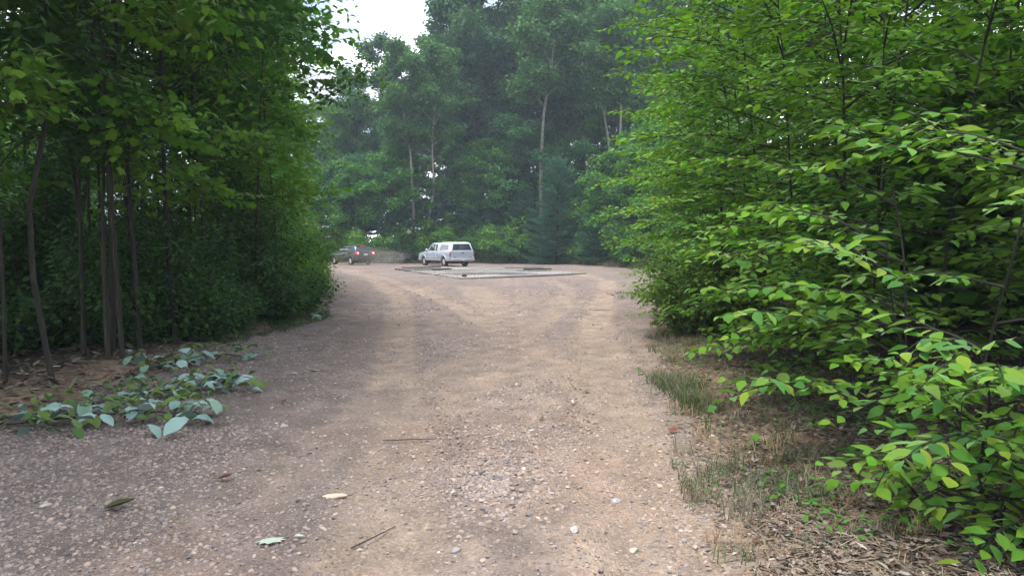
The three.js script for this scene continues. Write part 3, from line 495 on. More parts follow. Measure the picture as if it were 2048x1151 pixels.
nLeaves += leafyShrub({ x: 3.05, d: 6.4, h: 4.6, spread: 1.35, leaf: 0.112, limbs: 24, singles: 260, stems: [[0, 0, -0.5, 0.2, 1], [0.5, 0.2, 0.5, 0.3, 1.0], [0.3, -0.4, 0.2, -0.3, 0.8]], label: 'tall shrub with dark leaning stems behind the nearest low sprays' });
nLeaves += leafyShrub({ x: 3.45, d: 8.6, h: 5.6, spread: 1.6, leaf: 0.11, limbs: 28, singles: 260, stems: [[0, 0, -0.7, 0.2, 1], [0.6, 0.3, 0.4, 0.3, 1.05], [0.4, -0.5, 0.1, -0.3, 0.85]], label: 'tall shrub with lit yellowish leaves over the middle of the verge' });
nLeaves += leafyShrub({ x: 3.95, d: 11.2, h: 6.6, spread: 1.8, leaf: 0.112, limbs: 30, singles: 240, stems: [[0, 0, -0.9, 0.2, 1], [0.7, 0.4, 0.3, 0.3, 1.05], [-0.2, -0.6, -0.5, -0.3, 0.85]], label: 'arching shrub reaching highest over the road beside the low fine leaved bush' });
nLeaves += leafyShrub({ x: 4.7, d: 14.2, h: 7.4, spread: 1.9, leaf: 0.112, limbs: 24, singles: 200, stems: [[0, 0, -1.0, 0.2, 1], [0.8, 0.4, 0.2, 0.3, 1.05], [-0.3, -0.6, -0.5, -0.3, 0.8]], label: 'bright leafy shrub whose boughs cut the view of the slope' });
nLeaves += leafyShrub({ x: 5.9, d: 18, h: 7.6, spread: 2.0, leaf: 0.11, limbs: 28, singles: 150, stems: [[0, 0, -0.9, 0.2, 1], [0.8, 0.4, 0.2, 0.3, 1.0], [-0.4, -0.6, -0.6, -0.3, 0.7]], label: 'leafy shrub with low pale boughs touching the gravel edge' });
nLeaves += leafyShrub({ x: 7.6, d: 23, h: 7.0, spread: 2.0, leaf: 0.14, limbs: 16, singles: 0, stems: [[0, 0, -0.7, 0.2, 1], [0.8, 0.4, 0.2, 0.3, 1.0], [-0.4, -0.8, -0.6, -0.3, 0.7]], label: 'farthest of the broad leaved shrubs, at the bend of the gravel' });
nLeaves += leafyShrub({ x: 5.6, d: 8.2, h: 6.4, spread: 1.7, leaf: 0.135, limbs: 18, singles: 0, stems: [[0, 0, -0.4, 0.2, 1], [0.7, 0.3, 0.5, 0.3, 1.0], [0.4, -0.6, 0.1, -0.3, 0.9]], label: 'dark shrub standing behind the tall leaning stems' });
nLeaves += leafyShrub({ x: 4.9, d: 5.6, h: 5.2, spread: 1.5, leaf: 0.135, limbs: 15, singles: 0, stems: [[0, 0, -0.4, 0.2, 1], [0.6, 0.3, 0.5, 0.3, 1.0], [0.4, -0.6, 0.1, -0.3, 0.9]], label: 'shadowed shrub at the picture edge behind the nearest sprays' });
for (const o of extra) nLeaves += leafyShrub(o);
console.log('right leaves', nLeaves);
// woodland trees behind those shrubs
seed(59);
[[6.4, 4.6, 2], [7.8, 6.0, 0], [7.0, 8.4, 2], [9.2, 8.5, 2], [8.6, 11.0, 0], [10.5, 12.5, 2], [9.2, 14.2, 2], [10.8, 17, 0], [9.6, 20, 2], [11.5, 23.5, 2], [8.2, 13.0, 2], [12.2, 15.5, 2], [11.0, 9.8, 2], [5.6, 10.2, 3], [6.6, 13.6, 3], [12.5, 19.5, 2], [13.5, 25, 2], [11.2, 28, 0]].forEach(([x, d, k]) => addThing(place(bushes[k].clone(), x, d, rr(0, 6.28), rr(1.2, 1.7)), 'hillside_shrub', 'shaded shrub on the bank behind the broad leaved shrubs', 'shrub', 'shaded shrubs on the bank'));
[[7.4, 12.5, 3, 1], [6.8, 16.5, 1, 1.05], [8.6, 20, 0, 1.1], [9.5, 25, 3, 1.05], [10.5, 30, 1, 1.1], [11.5, 36, 2, 1.1], [12.5, 42, 0, 1.1], [8.0, 9.0, 3, 0.95], [9.8, 15, 1, 1], [12, 21, 3, 1], [13.5, 29, 3, 1.1], [14.5, 37, 0, 1.1], [14, 46, 1, 1.1]].forEach(([x, d, k, s]) => addThing(place(leftProto[k].clone(), x, d, rr(0, 6.28), s), 'hillside_tree', 'slim tree rising behind the broad leaved roadside shrubs', 'tree', 'trees behind the roadside shrubs'));
// low, fine leaved bright bush at the road edge
const fine = [0, 1].map((k) => shrub({ h: 1.5, w: 1.15, stems: 26, per: 26, color: [0.10, 0.20, 0.022], sprays: S.bush, size: 0.52 }));
addThing(place(fine[0], 3.1, 11.6, 0), 'fine_leaved_bush', 'low bright green bush with fine leaves spilling onto the road edge', 'shrub');
addThing(place(fine[1], 3.7, 13.6, 1.4, 0.9), 'fine_leaved_bush', 'low bright bush just behind the fine leaved bush at the road edge', 'shrub');
[[5.0, 17.6, 0.7], [6.0, 21.5, 0.8], [7.3, 25.5, 0.8], [8.2, 29.5, 0.9]].forEach(([x, d, s]) => addThing(place(bushes[1].clone(), x, d, rr(0, 6), s * 0.7), 'roadside_shrub', 'low leafy shrub at the bend where the gravel widens', 'shrub', 'low shrubs at the bend'));

// ------------------------------------------------------------------ gravel stones
seed(61);
function stoneGeo(k) { const g = new THREE.IcosahedronGeometry(1, k); const p = g.attributes.position, q = V(0, 0, 0), cut = []; for (let c = 0; c < 7; c++) cut.push([V(rr(-1, 1), rr(-1, 1), rr(-1, 1)).normalize(), rr(0.55, 0.85)]); for (let i = 0; i < p.count; i++) { q.fromBufferAttribute(p, i); for (const [n, d] of cut) { const t = q.dot(n); if (t > d) q.addScaledVector(n, d - t); } p.setXYZ(i, q.x, q.y * 0.62, q.z * 0.8); } g.deleteAttribute('uv'); g.deleteAttribute('normal'); g.computeVertexNormals(); return g; }
const stoneShapes = [0, 1, 2, 3, 4].map(() => stoneGeo(1));
const stoneTone = () => { const k = rr(0.72, 1.22), t = rnd(); return t < 0.62 ? lin(0.245 * k, 0.192 * k, 0.172 * k) : t < 0.88 ? lin(0.315 * k, 0.240 * k, 0.192 * k) : t < 0.985 ? lin(0.15 * k, 0.132 * k, 0.127 * k) : lin(0.40 * k, 0.345 * k, 0.29 * k); };
{
  const root = new THREE.Group(), lists = stoneShapes.map(() => [[], []]), e = new THREE.Euler(), q = new THREE.Quaternion();
  const put = (x, d, s) => { const k = Math.floor(rnd() * stoneShapes.length); e.set(rr(-0.5, 0.5), rr(0, 6.28), rr(-0.5, 0.5)); lists[k][0].push(new THREE.Matrix4().compose(V(x, groundY(x, d) + s * rr(-0.35, 0.2), -d), q.setFromEuler(e), V(s, s * rr(0.6, 1), s))); lists[k][1].push(stoneTone()); };
  const zone = (d0, d1, n, s0, s1) => { for (let i = 0; i < n; i++) { const d = lerp(d0, d1, Math.pow(rnd(), 0.8)), w = 0.78 * d + 1.5, x = rr(-w, w), ed = edgeDist(x, d); if (ed > 0.5 || x < -6 - d * 0.4) continue; const t = trackAt(x, d), patch = smooth(0.36, 0.66, fbm(x * 0.8, d * 0.55, 3, 81)); if (rnd() > (1 - 0.55 * t) * (0.30 + 0.8 * patch)) continue; put(x, d, lerp(s0, s1, Math.pow(rnd(), 4.5))); } };
  zone(2.6, 6, 110000, 0.004, 0.022); zone(6, 12, 100000, 0.006, 0.024); zone(12, 26, 60000, 0.011, 0.035); zone(26, 60, 14000, 0.02, 0.045);
  for (let i = 0; i < 900; i++) { const a = rr(0, 6.28), q1 = Math.abs(rr(-1, 1) + rr(-1, 1)) * 0.5; put(-0.12 + Math.cos(a) * q1 * 0.5, 4.5 + Math.sin(a) * q1 * 0.9, rr(0.008, 0.026)); }
  for (let i = 0; i < 1500; i++) { const u = Math.pow(rnd(), i % 3 ? 2.2 : 1), v = rnd(), x = -2.35 + 6.35 * u - 5.25 * v, d = 33.2 + 6.2 * u + 14.2 * v, k = Math.floor(rnd() * 5), s = rr(0.015, 0.04); lists[k][0].push(new THREE.Matrix4().compose(V(x, 0.078, -d), q.identity(), V(s, s * 0.7, s))); lists[k][1].push(stoneTone()); }
  stoneShapes.forEach((g, k) => instanced('pebbles', g, M.stone, lists[k][0], lists[k][1], root));
  addThing(root, 'gravel', 'loose grey and brown gravel scattered over the road', 'gravel', null, 'stuff');
}
// the larger single stones
[[-1.08, 4.34, 0.085, [0.50, 0.37, 0.28], 'flat tan stone lying on the road, longest of all', 0.3, 0.35], [0.33, 3.78, 0.04, [0.36, 0.34, 0.31], 'rounded pale grey stone near the bottom of the road', 1, 0.8], [0.62, 3.62, 0.036, [0.42, 0.35, 0.28], 'tan stone in the wheel track near the bottom', 1, 0.8], [0.62, 4.3, 0.045, [0.30, 0.28, 0.28], 'grey stone pressed into the wheel track', 1, 0.7], [-0.28, 3.55, 0.034, [0.24, 0.23, 0.23], 'dark grey stone at the lower middle of the road', 1, 0.8], [-2.7, 4.15, 0.036, [0.42, 0.37, 0.33], 'pale stone on the road below the wilted leaves', 1, 0.6], [-0.2, 4.75, 0.036, [0.14, 0.13, 0.135], 'dark angular stone in the loose grey gravel patch', 1, 0.9], [-0.05, 4.95, 0.034, [0.13, 0.12, 0.125], 'dark stone at the top of the grey gravel patch', 1, 0.9], [4.6, 19.8, 0.07, [0.16, 0.13, 0.11], 'dark clod on the gravel beside the bend', 1, 0.8], [1.55, 5.6, 0.04, [0.45, 0.41, 0.36], 'pale stone at the grassy road edge', 1, 0.7], [-1.9, 6.0, 0.045, [0.36, 0.29, 0.26], 'brown stone on the road beside the wilted leaves', 1, 0.7]].forEach(([x, d, s, c, label, turn, flat], i) => {
  const g = stoneGeo(2); const o = new THREE.Mesh(g, std({ color: lin(...c), roughness: 0.9 })); o.position.set(x, groundY(x, d) + s * 0.12 * flat, -d); o.rotation.y = turn; o.scale.set(s, s * flat, s * (i === 0 ? 0.5 : 0.85)); addThing(o, 'stone', label, 'stone', 'single stones on the road'); });

// ------------------------------------------------------------------ leaf litter, grass and twigs on the verge
seed(67);
const curled = leafGeo(0.28, 4, 0.55, -0.25);
{
  const root = new THREE.Group(), mats = [], cols = [];
  const put = (x, d, s) => { const a = rr(0, 6.28); mats.push(basis(V(Math.cos(a), rr(-0.25, 0.25), Math.sin(a)), V(rr(-0.5, 0.5), 1, rr(-0.5, 0.5)), V(x, groundY(x, d) + 0.008 + rnd() * 0.025, -d), s * rr(0.8, 1.6), s, s * rr(0.5, 1.2))); const k = rr(0.45, 1.15), t = rnd(); cols.push(t < 0.6 ? lin(0.125 * k, 0.097 * k, 0.074 * k) : t < 0.84 ? lin(0.20 * k, 0.165 * k, 0.13 * k) : t < 0.92 ? lin(0.30 * k, 0.265 * k, 0.23 * k) : lin(0.12 * k, 0.055 * k, 0.037 * k)); };
  for (let i = 0; i < 60000; i++) { const d = lerp(2.6, 22, Math.pow(rnd(), 1.5)), x = rr(0.9, 1.2 + d * 0.75), e = edgeDist(x, d); if (e < -0.25 || rnd() > smooth(-0.25, 0.5, e)) continue; put(x, d, rr(0.014, 0.05)); }
  for (let i = 0; i < 9000; i++) { const d = rr(3, 22), x = -3.6 - rr(0, 6), e = edgeDist(x, d); if (e < -0.1) continue; put(x, d, rr(0.05, 0.12)); }
  for (let i = 0; i < 260; i++) { const d = 22 + rr(-1, 1.3), x = 4.1 + rr(-1.1, 0.9); put(x, d, rr(0.05, 0.1)); }
  instanced('dead_leaves', curled, L.dead, mats, cols, root);
  addThing(root, 'leaf_litter', 'brown dead leaves covering the verge and wood floor', 'leaf litter', null, 'stuff');
}
function bladeTuft(n, h, spread, bend) { const p = [], ix = []; for (let i = 0; i < n; i++) { const a = rr(0, 6.28), q = spread * Math.sqrt(rnd()), x = q * Math.cos(a), z = q * Math.sin(a), l = h * rr(0.5, 1.1), b = bend * l * rr(0.3, 1.2), ba = rr(0, 6.28), bx = Math.cos(ba) * b, bz = Math.sin(ba) * b, w = 0.003, wx = -Math.sin(ba) * w, wz = Math.cos(ba) * w, o = p.length / 3; p.push(x - wx, 0, z - wz, x + wx, 0, z + wz, x + bx * 0.35 - wx * 0.8, l * 0.6, z + bz * 0.35 - wz * 0.8, x + bx * 0.35 + wx * 0.8, l * 0.6, z + bz * 0.35 + wz * 0.8, x + bx, l * 0.95, z + bz); ix.push(o, o + 1, o + 3, o, o + 3, o + 2, o + 2, o + 3, o + 4); } return geom(p, ix); }
{
  const root = new THREE.Group(), tufts = [bladeTuft(14, 0.15, 0.09, 0.8), bladeTuft(18, 0.12, 0.12, 1.1)], lists = tufts.map(() => [[], []]);
  const put = (x, d, s, dry) => { const k = Math.floor(rnd() * 2); lists[k][0].push(basis(V(Math.cos(rr(0, 6.28)), 0, Math.sin(rr(0, 6.28))).normalize().lengthSq() ? V(Math.cos(seedState), 0, Math.sin(seedState)) : V(1, 0, 0), UP, V(x, groundY(x, d) - 0.005, -d), s)); lists[k][1].push(dry ? tint([0.27, 0.225, 0.15], 0.3) : tint([0.085, 0.125, 0.045], 0.35)); };
  for (let i = 0; i < 5200; i++) { const d = lerp(3.4, 20, Math.pow(rnd(), 1.2)), x = rr(0.9, 1.8 + d * 0.26), e = edgeDist(x, d); if (e < -0.12 || e > 1.5) continue; if (rnd() > (0.08 + 0.35 * smooth(0.45, 0.65, fbm(x * 1.4, d * 0.9, 2, 91))) * (1 - smooth(0.3, 1.3, e))) continue; put(x, d, rr(0.6, 1.3), rnd() < 0.6); }
  for (let i = 0; i < 90; i++) put(1.75 + rr(-0.16, 0.16), 7.2 + rr(-0.9, 0.9), rr(0.9, 1.5), rnd() < 0.3);
  for (let i = 0; i < 500; i++) { const d = rr(11, 17), x = -4.1 + rr(-0.7, 0.35); if (edgeDist(x, d) < -0.15) continue; put(x, d, rr(0.5, 1.1), false); }
  for (let i = 0; i < 5200; i++) { const d = rr(28, 66), x = rr(-14, 11), e = edgeDist(x, d); if (e < -0.5 || e > 1.3) continue; put(x, d, rr(2.2, 4.2), rnd() < 0.2); }
  tufts.forEach((g, k) => instanced('blades', g, L.any, lists[k][0], lists[k][1], root));
  addThing(root, 'verge_grass', 'thin green and dry grass along the edges of the gravel', 'grass', null, 'stuff');
}
{
  const root = new THREE.Group(), straw = [], strawC = [], weed = [], weedC = [], bit = new THREE.BoxGeometry(1, 0.03, 0.035);
  for (let i = 0; i < 6500; i++) { const d = lerp(2.8, 14, Math.pow(rnd(), 1.3)), x = rr(0.9, 1.6 + d * 0.3), e = edgeDist(x, d); if (e < -0.15 || e > 1.6) continue; const a = rr(0, 6.28), l = rr(0.03, 0.15); straw.push(basis(V(Math.cos(a), rr(-0.06, 0.2), Math.sin(a)), UP, V(x, groundY(x, d) + 0.012 + rnd() * 0.03, -d), l, l * 0.5, l * 0.6)); const k = rr(0.6, 1.3); strawC.push(lin(0.27 * k, 0.215 * k, 0.15 * k)); }
  instanced('straw_bits', bit, L.dead, straw, strawC, root);
  for (let i = 0; i < 900; i++) { const d = lerp(3.2, 13, rnd()), x = rr(0.9, 2.2 + d * 0.3), e = edgeDist(x, d); if (e < 0.05 || e > 2.0 || rnd() > smooth(0.42, 0.62, fbm(x * 1.1, d * 0.8, 2, 95))) continue; const a = rr(0, 6.28); weed.push(basis(V(Math.cos(a), 0, Math.sin(a)), UP, V(x, groundY(x, d) + 0.04, -d), rr(0.22, 0.5))); weedC.push(tint(GREEN.bush, 0.3)); }
  instanced('weeds', S.small[1], L.any, weed, weedC, root);
  addThing(root, 'verge_debris', 'dry straw bits and low weeds on the brown verge', 'debris', null, 'stuff');
}
// seedlings on the verge
for (const [x, d, s, label] of [[2.15, 4.6, 1, 'small seedling with toothed leaves on the dead leaves'], [1.75, 5.2, 0.8, 'pale green seedling at the verge below the low sprays'], [2.3, 5.3, 1.0, 'seedling in the shade under the low sprays'], [2.0, 3.9, 0.9, 'seedling on brown litter near the bottom corner'], [1.5, 8.6, 0.7, 'small seedling beside the grass tuft']]) {
  const g = new THREE.Group(); part(g, 'stem', tube([V(0, -0.03, 0), V(0.01, 0.06, 0), V(0.02, 0.13, 0.01)], 0.004, 0.002, 4), M.bark);
  for (let i = 0; i < 7; i++) { const a = i * 2.4, m = part(g, 'leaf', pick(leafKinds), pick(leafMats)); m.matrixAutoUpdate = false; m.matrix.copy(basis(V(Math.cos(a), -0.1, Math.sin(a)), V(rr(-0.3, 0.3), 1, rr(-0.3, 0.3)), V(0.01, 0.06 + i * 0.012, 0), rr(0.07, 0.12))); }
  addThing(place(g, x, d, 0, s), 'seedling', label, 'seedling', 'seedlings on the verge');
}
// twigs
[[-0.75, 5.6, 0.5, 0.1, 'thin straight twig lying across the tan wheel track'], [-0.72, 3.75, 0.34, 1.0, 'thin twig near the bottom of the road'], [1.9, 7.5, 0.7, 0.6, 'grey stick on the verge beside the grass tuft'], [2.2, 6.7, 0.6, 2.4, 'crooked stick under the tall shrub'], [1.35, 3.9, 0.55, 1.9, 'long pale stalk on the litter near the bottom corner'], [0.25, 6.2, 0.2, 1.4, 'short pale straw in the wheel track'], [2.3, 17.5, 0.9, 0.15, 'dark stick on the gravel near the bend']].forEach(([x, d, l, a, label]) => {
  const g = tube([V(-l / 2, 0.006, 0), V(0, 0.016, l * 0.05), V(l / 2, 0.006, -l * 0.02)], 0.005, 0.002, 5), o = new THREE.Mesh(g, M.bark); o.position.set(x, groundY(x, d) + 0.004, -d); o.rotation.y = a; addThing(o, 'twig', label, 'twig', 'twigs on the ground'); });
// fallen leaves on the road
[[-2.34, 4.1, 0.17, 0.5, [0.055, 0.055, 0.018], curled, 'dark olive curled leaf alone on the road, low on the gravel'], [-1.2, 3.6, 0.13, 2.2, [0.36, 0.42, 0.34], lobed, 'pale grey green lobed leaf at the bottom of the road'], [-1.12, 3.66, 0.06, 0.2, [0.38, 0.42, 0.36], kite, 'scrap of pale leaf beside the lobed leaf'], [-1.9, 4.62, 0.10, 0.3, [0.10, 0.045, 0.025], curled, 'small reddish brown curled leaf on the gravel'], [-2.4, 8.7, 0.16, 0.9, [0.32, 0.36, 0.32], lobed, 'pale leaf lying on the gravel beyond the wilted branch'], [-2.5, 8.45, 0.13, 2.9, [0.36, 0.38, 0.35], ovate, 'second pale leaf on the gravel, just nearer than the first'], [-2.2, 6.9, 0.08, 1.3, [0.07, 0.05, 0.035], curled, 'tiny dark leaf on the gravel right of the wilted branch'], [1.25, 5.75, 0.11, 0.4, [0.16, 0.05, 0.03], curled, 'rust red leaf at the edge of the right wheel track'], [0.75, 7.55, 0.08, 0.4, [0.10, 0.12, 0.05], curled, 'small green brown leaf on the right wheel track']].forEach(([x, d, s, a, c, g, label]) => {
  const o = new THREE.Mesh(g, leafMat(lin(...c), 0.12, 0.1)); o.matrixAutoUpdate = true; o.position.set(x, groundY(x, d) + 0.016, -d); o.rotation.set(rr(-0.1, 0.1), a, rr(-0.05, 0.1)); o.scale.setScalar(s); addThing(o, 'fallen_leaf', label, 'leaf', 'fallen leaves on the road'); });

// ------------------------------------------------------------------ wilted broken branches with large pale leaves on the left
seed(71);
const bigLeaf = (() => { const gs = []; for (let k = 0; k < 4; k++) { const p = [], ix = [], n = 10, dr = rr(0.25, 0.5), cl = rr(-0.9, -0.1); for (let i = 0; i <= n; i++) { const t = i / n, w = 0.21 * Math.pow(Math.sin(Math.PI * Math.pow(clamp(t, 0.01, 0.99), 1.5)), 0.8), y = 0.25 * Math.sin(t * 2.4) - dr * 1.5 * t * t; for (let j = -2; j <= 2; j++) p.push(t * 0.95, y + cl * Math.abs(j / 2) * w * 1.4 + 0.022 * Math.sin(t * 16 + j * 2 + k), j / 2 * w); } for (let i = 0; i < n; i++) for (let j = 0; j < 4; j++) { const a = i * 5 + j, b = a + 5; ix.push(a, a + 1, b + 1, a, b + 1, b); } gs.push(geom(p, ix)); } return gs; })();
const paleLeaf = [[0.26, 0.38, 0.34], [0.32, 0.43, 0.40], [0.22, 0.34, 0.30], [0.19, 0.30, 0.22]].map((c) => leafMat(lin(...c), 0.15, 0.15)), freshLeaf = [[0.11, 0.18, 0.035], [0.085, 0.15, 0.04], [0.13, 0.20, 0.06]].map((c) => leafMat(lin(...c), 0.3, 0.15)), brownLeaf = leafMat(lin(0.10, 0.07, 0.035), 0.1, 0.1);
function wilted(x, d, turn, len, nBig, nSmall, label) {
  const root = new THREE.Group(); root.position.set(x, groundY(x, d), -d); root.rotation.y = turn;
  const c0 = Math.cos(turn), s0 = Math.sin(turn), gy = (lx, lz) => groundY(x + lx * c0 + lz * s0, d - (-lx * s0 + lz * c0)) - root.position.y;
  const spine = [V(-len / 2, gy(-len / 2, 0) + 0.03, 0), V(-len * 0.15, gy(-len * 0.15, 0.05) + 0.09, 0.05), V(len * 0.2, gy(len * 0.2, -0.03) + 0.08, -0.03), V(len / 2, gy(len / 2, 0) + 0.03, 0)], c = new THREE.CatmullRomCurve3(spine);
  part(root, 'stem', tube(spine, 0.016, 0.005, 6), M.bark);
  const side = []; for (let i = 0; i < 6; i++) { const p = c.getPointAt((i + 0.5) / 6), a = (i % 2 ? 1 : -1) * rr(0.7, 1.5), l = rr(0.25, 0.5), ex = p.x + Math.cos(a) * l, ez = p.z + Math.sin(a) * l, e = V(ex, gy(ex, ez) + 0.05, ez); side.push([p, e]); part(root, 'twig', tube([p, p.clone().lerp(e, 0.5).addScaledVector(UP, 0.05), e], 0.007, 0.003, 4), M.bark); }
  for (let i = 0; i < nBig + nSmall; i++) {
    const big = i < nBig, [p, e] = pick(side), q = rnd() < 0.5 ? c.getPointAt(rnd()) : p.clone().lerp(e, rnd()), a = rr(0, 6.28), s = big ? rr(0.15, 0.27) : rr(0.08, 0.17);
    q.x += rr(-0.18, 0.18); q.z += rr(-0.32, 0.32); q.y = gy(q.x, q.z) + (big ? rr(0.05, 0.17) : rr(0.04, 0.24));
    const m = part(root, 'leaf', pick(bigLeaf), big ? (rnd() < 0.9 ? pick(paleLeaf) : brownLeaf) : pick(freshLeaf)); m.matrixAutoUpdate = false;
    m.matrix.copy(basis(V(Math.cos(a), rr(-0.12, 0.22), Math.sin(a)), V(rr(-0.5, 0.5), 1, rr(-0.5, 0.5)), q, s, s, s * rr(1, 1.4)));
  }
  addThing(root, 'wilted_branch', label, 'branch', 'broken branches on the road edge');
}
wilted(-3.42, 6.1, 0.22, 1.6, 40, 100, 'nearest broken branch, drooping pale blue green leaves spread widest on the gravel');
wilted(-3.42, 7.2, 0.75, 1.5, 36, 90, 'broken branch with pale leaves lying just behind the nearest one');
wilted(-3.95, 9.2, 0.9, 1.6, 24, 60, 'farther broken branch with pale leaves against the dark wood');
wilted(-4.05, 15.0, 0.9, 0.9, 5, 22, 'small far leafy branch at the bend of the wood edge');
console.log('ground detail');

// ------------------------------------------------------------------ concrete pad with timber on it
const pad = [[-2.35, 33.2], [4.0, 39.4], [-1.9, 53.0], [-7.6, 47.4]];   // near, right, far, left corners
{
  const s = new THREE.Shape(pad.map(([x, d]) => new THREE.Vector2(x, d))), g = new THREE.ExtrudeGeometry(s, { depth: 0.20, bevelEnabled: true, bevelSize: 0.015, bevelThickness: 0.015, bevelSegments: 2 });
  g.rotateX(-Math.PI / 2); g.translate(0, -0.14, 0);
  const p = g.attributes.position, uv = g.attributes.uv; for (let i = 0; i < p.count; i++) { const x = p.getX(i) + 2.35, d = -p.getZ(i) - 33.2; uv.setXY(i, (x * 0.72 + d * 0.70) / 16 + 0.3, (-x * 0.7 + d * 0.72) / 16 + 0.3); }
  addThing(new THREE.Mesh(g, M.concrete), 'concrete_pad', 'low grey concrete slab with dark stains in the gravel', 'slab');
}
const padTop = 0.075;
function board(len, w, t, x, d, a, y, color, label, tilt = 0) {
  const g = new THREE.BoxGeometry(len, t, w, 8, 1, 1), p = g.attributes.position; for (let i = 0; i < p.count; i++) { const u = p.getX(i) / len; p.setY(i, p.getY(i) + 0.015 * Math.sin(u * 5)); p.setZ(i, p.getZ(i) + 0.01 * Math.sin(u * 7 + 1)); }
  const o = new THREE.Mesh(g, std({ map: barkColor, bumpMap: barkBump, bumpScale: 0.004, color: lin(...color), roughness: 0.9 })); o.position.set(x, y + t / 2 + 0.02, -d); o.rotation.set(0, a, tilt); addThing(o, 'timber_board', label, 'board', 'boards lying on the slab');
}
board(2.6, 0.14, 0.06, -6.0, 48.3, 0.0, padTop, [0.16, 0.14, 0.12], 'long dark board lying along the slab in front of the pickup');
board(2.3, 0.13, 0.05, -5.0, 44.4, 0.85, padTop, [0.42, 0.37, 0.31], 'pale board, front one of the slanting pair on the slab');
board(2.3, 0.13, 0.05, -4.75, 45.1, 0.80, padTop, [0.36, 0.31, 0.26], 'pale board, rear one of the slanting pair on the slab');
board(1.2, 0.16, 0.07, -4.2, 43.6, 0.35, padTop, [0.10, 0.085, 0.075], 'short dark board under the end of the slanting pair');
board(2.8, 0.10, 0.05, 0.4, 47.3, -0.9, padTop, [0.30, 0.26, 0.21], 'thin weathered board across the far half of the slab');
board(2.4, 0.10, 0.05, 0.9, 47.9, -0.2, padTop, [0.34, 0.30, 0.26], 'thin board near the far edge of the slab');
{ const o = new THREE.Mesh(stoneGeo(2), std({ color: lin(0.03, 0.028, 0.027), roughness: 0.8 })); o.position.set(-2.25, padTop + 0.06, -34.2); o.scale.set(0.14, 0.13, 0.12); addThing(o, 'dark_block', 'small black lump on the near corner of the slab', 'block'); }
{ const g = new THREE.Group(), c = tube([V(-0.8, 0.07, 0), V(-0.3, 0.10, 0.12), V(0.2, 0.08, -0.08), V(0.9, 0.06, 0.05)], 0.07, 0.05, 7), c2 = tube([V(-0.6, 0.06, 0.18), V(0.1, 0.09, 0.2), V(0.6, 0.05, 0.12)], 0.06, 0.04, 7); part(g, 'roll', c, std({ color: lin(0.05, 0.045, 0.045), roughness: 0.8 })); part(g, 'roll', c2, std({ color: lin(0.06, 0.05, 0.05), roughness: 0.85 })); g.position.set(1.5, padTop, -44.3); addThing(g, 'dark_bundle', 'dark lumpy heap on the right half of the slab', 'bundle'); }  // low dark lumpy bundle lying on the slab

// ------------------------------------------------------------------ vehicles
// stacked rounded rectangles: levels of {y, x0, x1, w, r}
function loft(levels, n = 4) {
  const p = [], ix = [], m = n * 4;
  for (const { y, x0, x1, w, r } of levels) for (const [cx, cz, a0] of [[x1 - r, w - r, 0], [x0 + r, w - r, 1], [x0 + r, -w + r, 2], [x1 - r, -w + r, 3]]) for (let i = 0; i < n; i++) { const a = (a0 + i / (n - 1)) * Math.PI / 2; p.push(cx + Math.cos(a) * r, y, cz + Math.sin(a) * r); }
  for (let k = 0; k < levels.length - 1; k++) for (let i = 0; i < m; i++) { const a = k * m + i, b = k * m + (i + 1) % m; ix.push(a, a + m, b, b, a + m, b + m); }
  const top = (levels.length - 1) * m; for (let i = 1; i < m - 1; i++) { ix.push(top, top + i + 1, top + i); ix.push(0, i, i + 1); }
  return toCreasedNormals(geom(p, ix), 0.7);
}
function plate(pts, t) { // flat panel through points, with thickness t along its normal
  const v = pts.map((q) => V(...q)), n = v[1].clone().sub(v[0]).cross(v[2].clone().sub(v[0])).normalize(), p = [], ix = [], k = v.length;
  for (const s of [0, t]) for (const q of v) p.push(q.x + n.x * s, q.y + n.y * s, q.z + n.z * s);
  for (let i = 1; i < k - 1; i++) { ix.push(k, k + i, k + i + 1, 0, i + 1, i); } for (let i = 0; i < k; i++) { const j = (i + 1) % k; ix.push(i, j, k + j, i, k + j, k + i); }
  return toCreasedNormals(geom(p, ix), 0.5);
}
const box = (x0, x1, y0, y1, z0, z1) => new THREE.BoxGeometry(x1 - x0, y1 - y0, z1 - z0).translate((x0 + x1) / 2, (y0 + y1) / 2, (z0 + z1) / 2);
function wheel(parent, x, z, R, w, rimMat) {
  const g = new THREE.Group(); g.name = 'wheel'; g.position.set(x, R, z); parent.add(g);
  const prof = [[R * 0.60, -w / 2], [R * 0.93, -w / 2], [R, -w / 2 + 0.04], [R, w / 2 - 0.04], [R * 0.93, w / 2], [R * 0.60, w / 2]].map(([a, b]) => new THREE.Vector2(a, b)), t = new THREE.LatheGeometry(prof, 24); t.rotateX(Math.PI / 2); part(g, 'tyre', t, CAR.tyre);
  const rim = mergeGeometries([new THREE.CylinderGeometry(R * 0.6, R * 0.6, w * 0.8, 20).rotateX(Math.PI / 2).toNonIndexed(), new THREE.CylinderGeometry(R * 0.2, R * 0.24, w * 0.98, 12).rotateX(Math.PI / 2).toNonIndexed(), ...[0, 1, 2, 3, 4].map((k) => new THREE.BoxGeometry(R * 0.5, R * 0.16, w * 0.9).translate(R * 0.34, 0, 0).rotateZ(k * 1.2566).toNonIndexed())]);
  part(g, 'rim', rim, rimMat); return g;
}
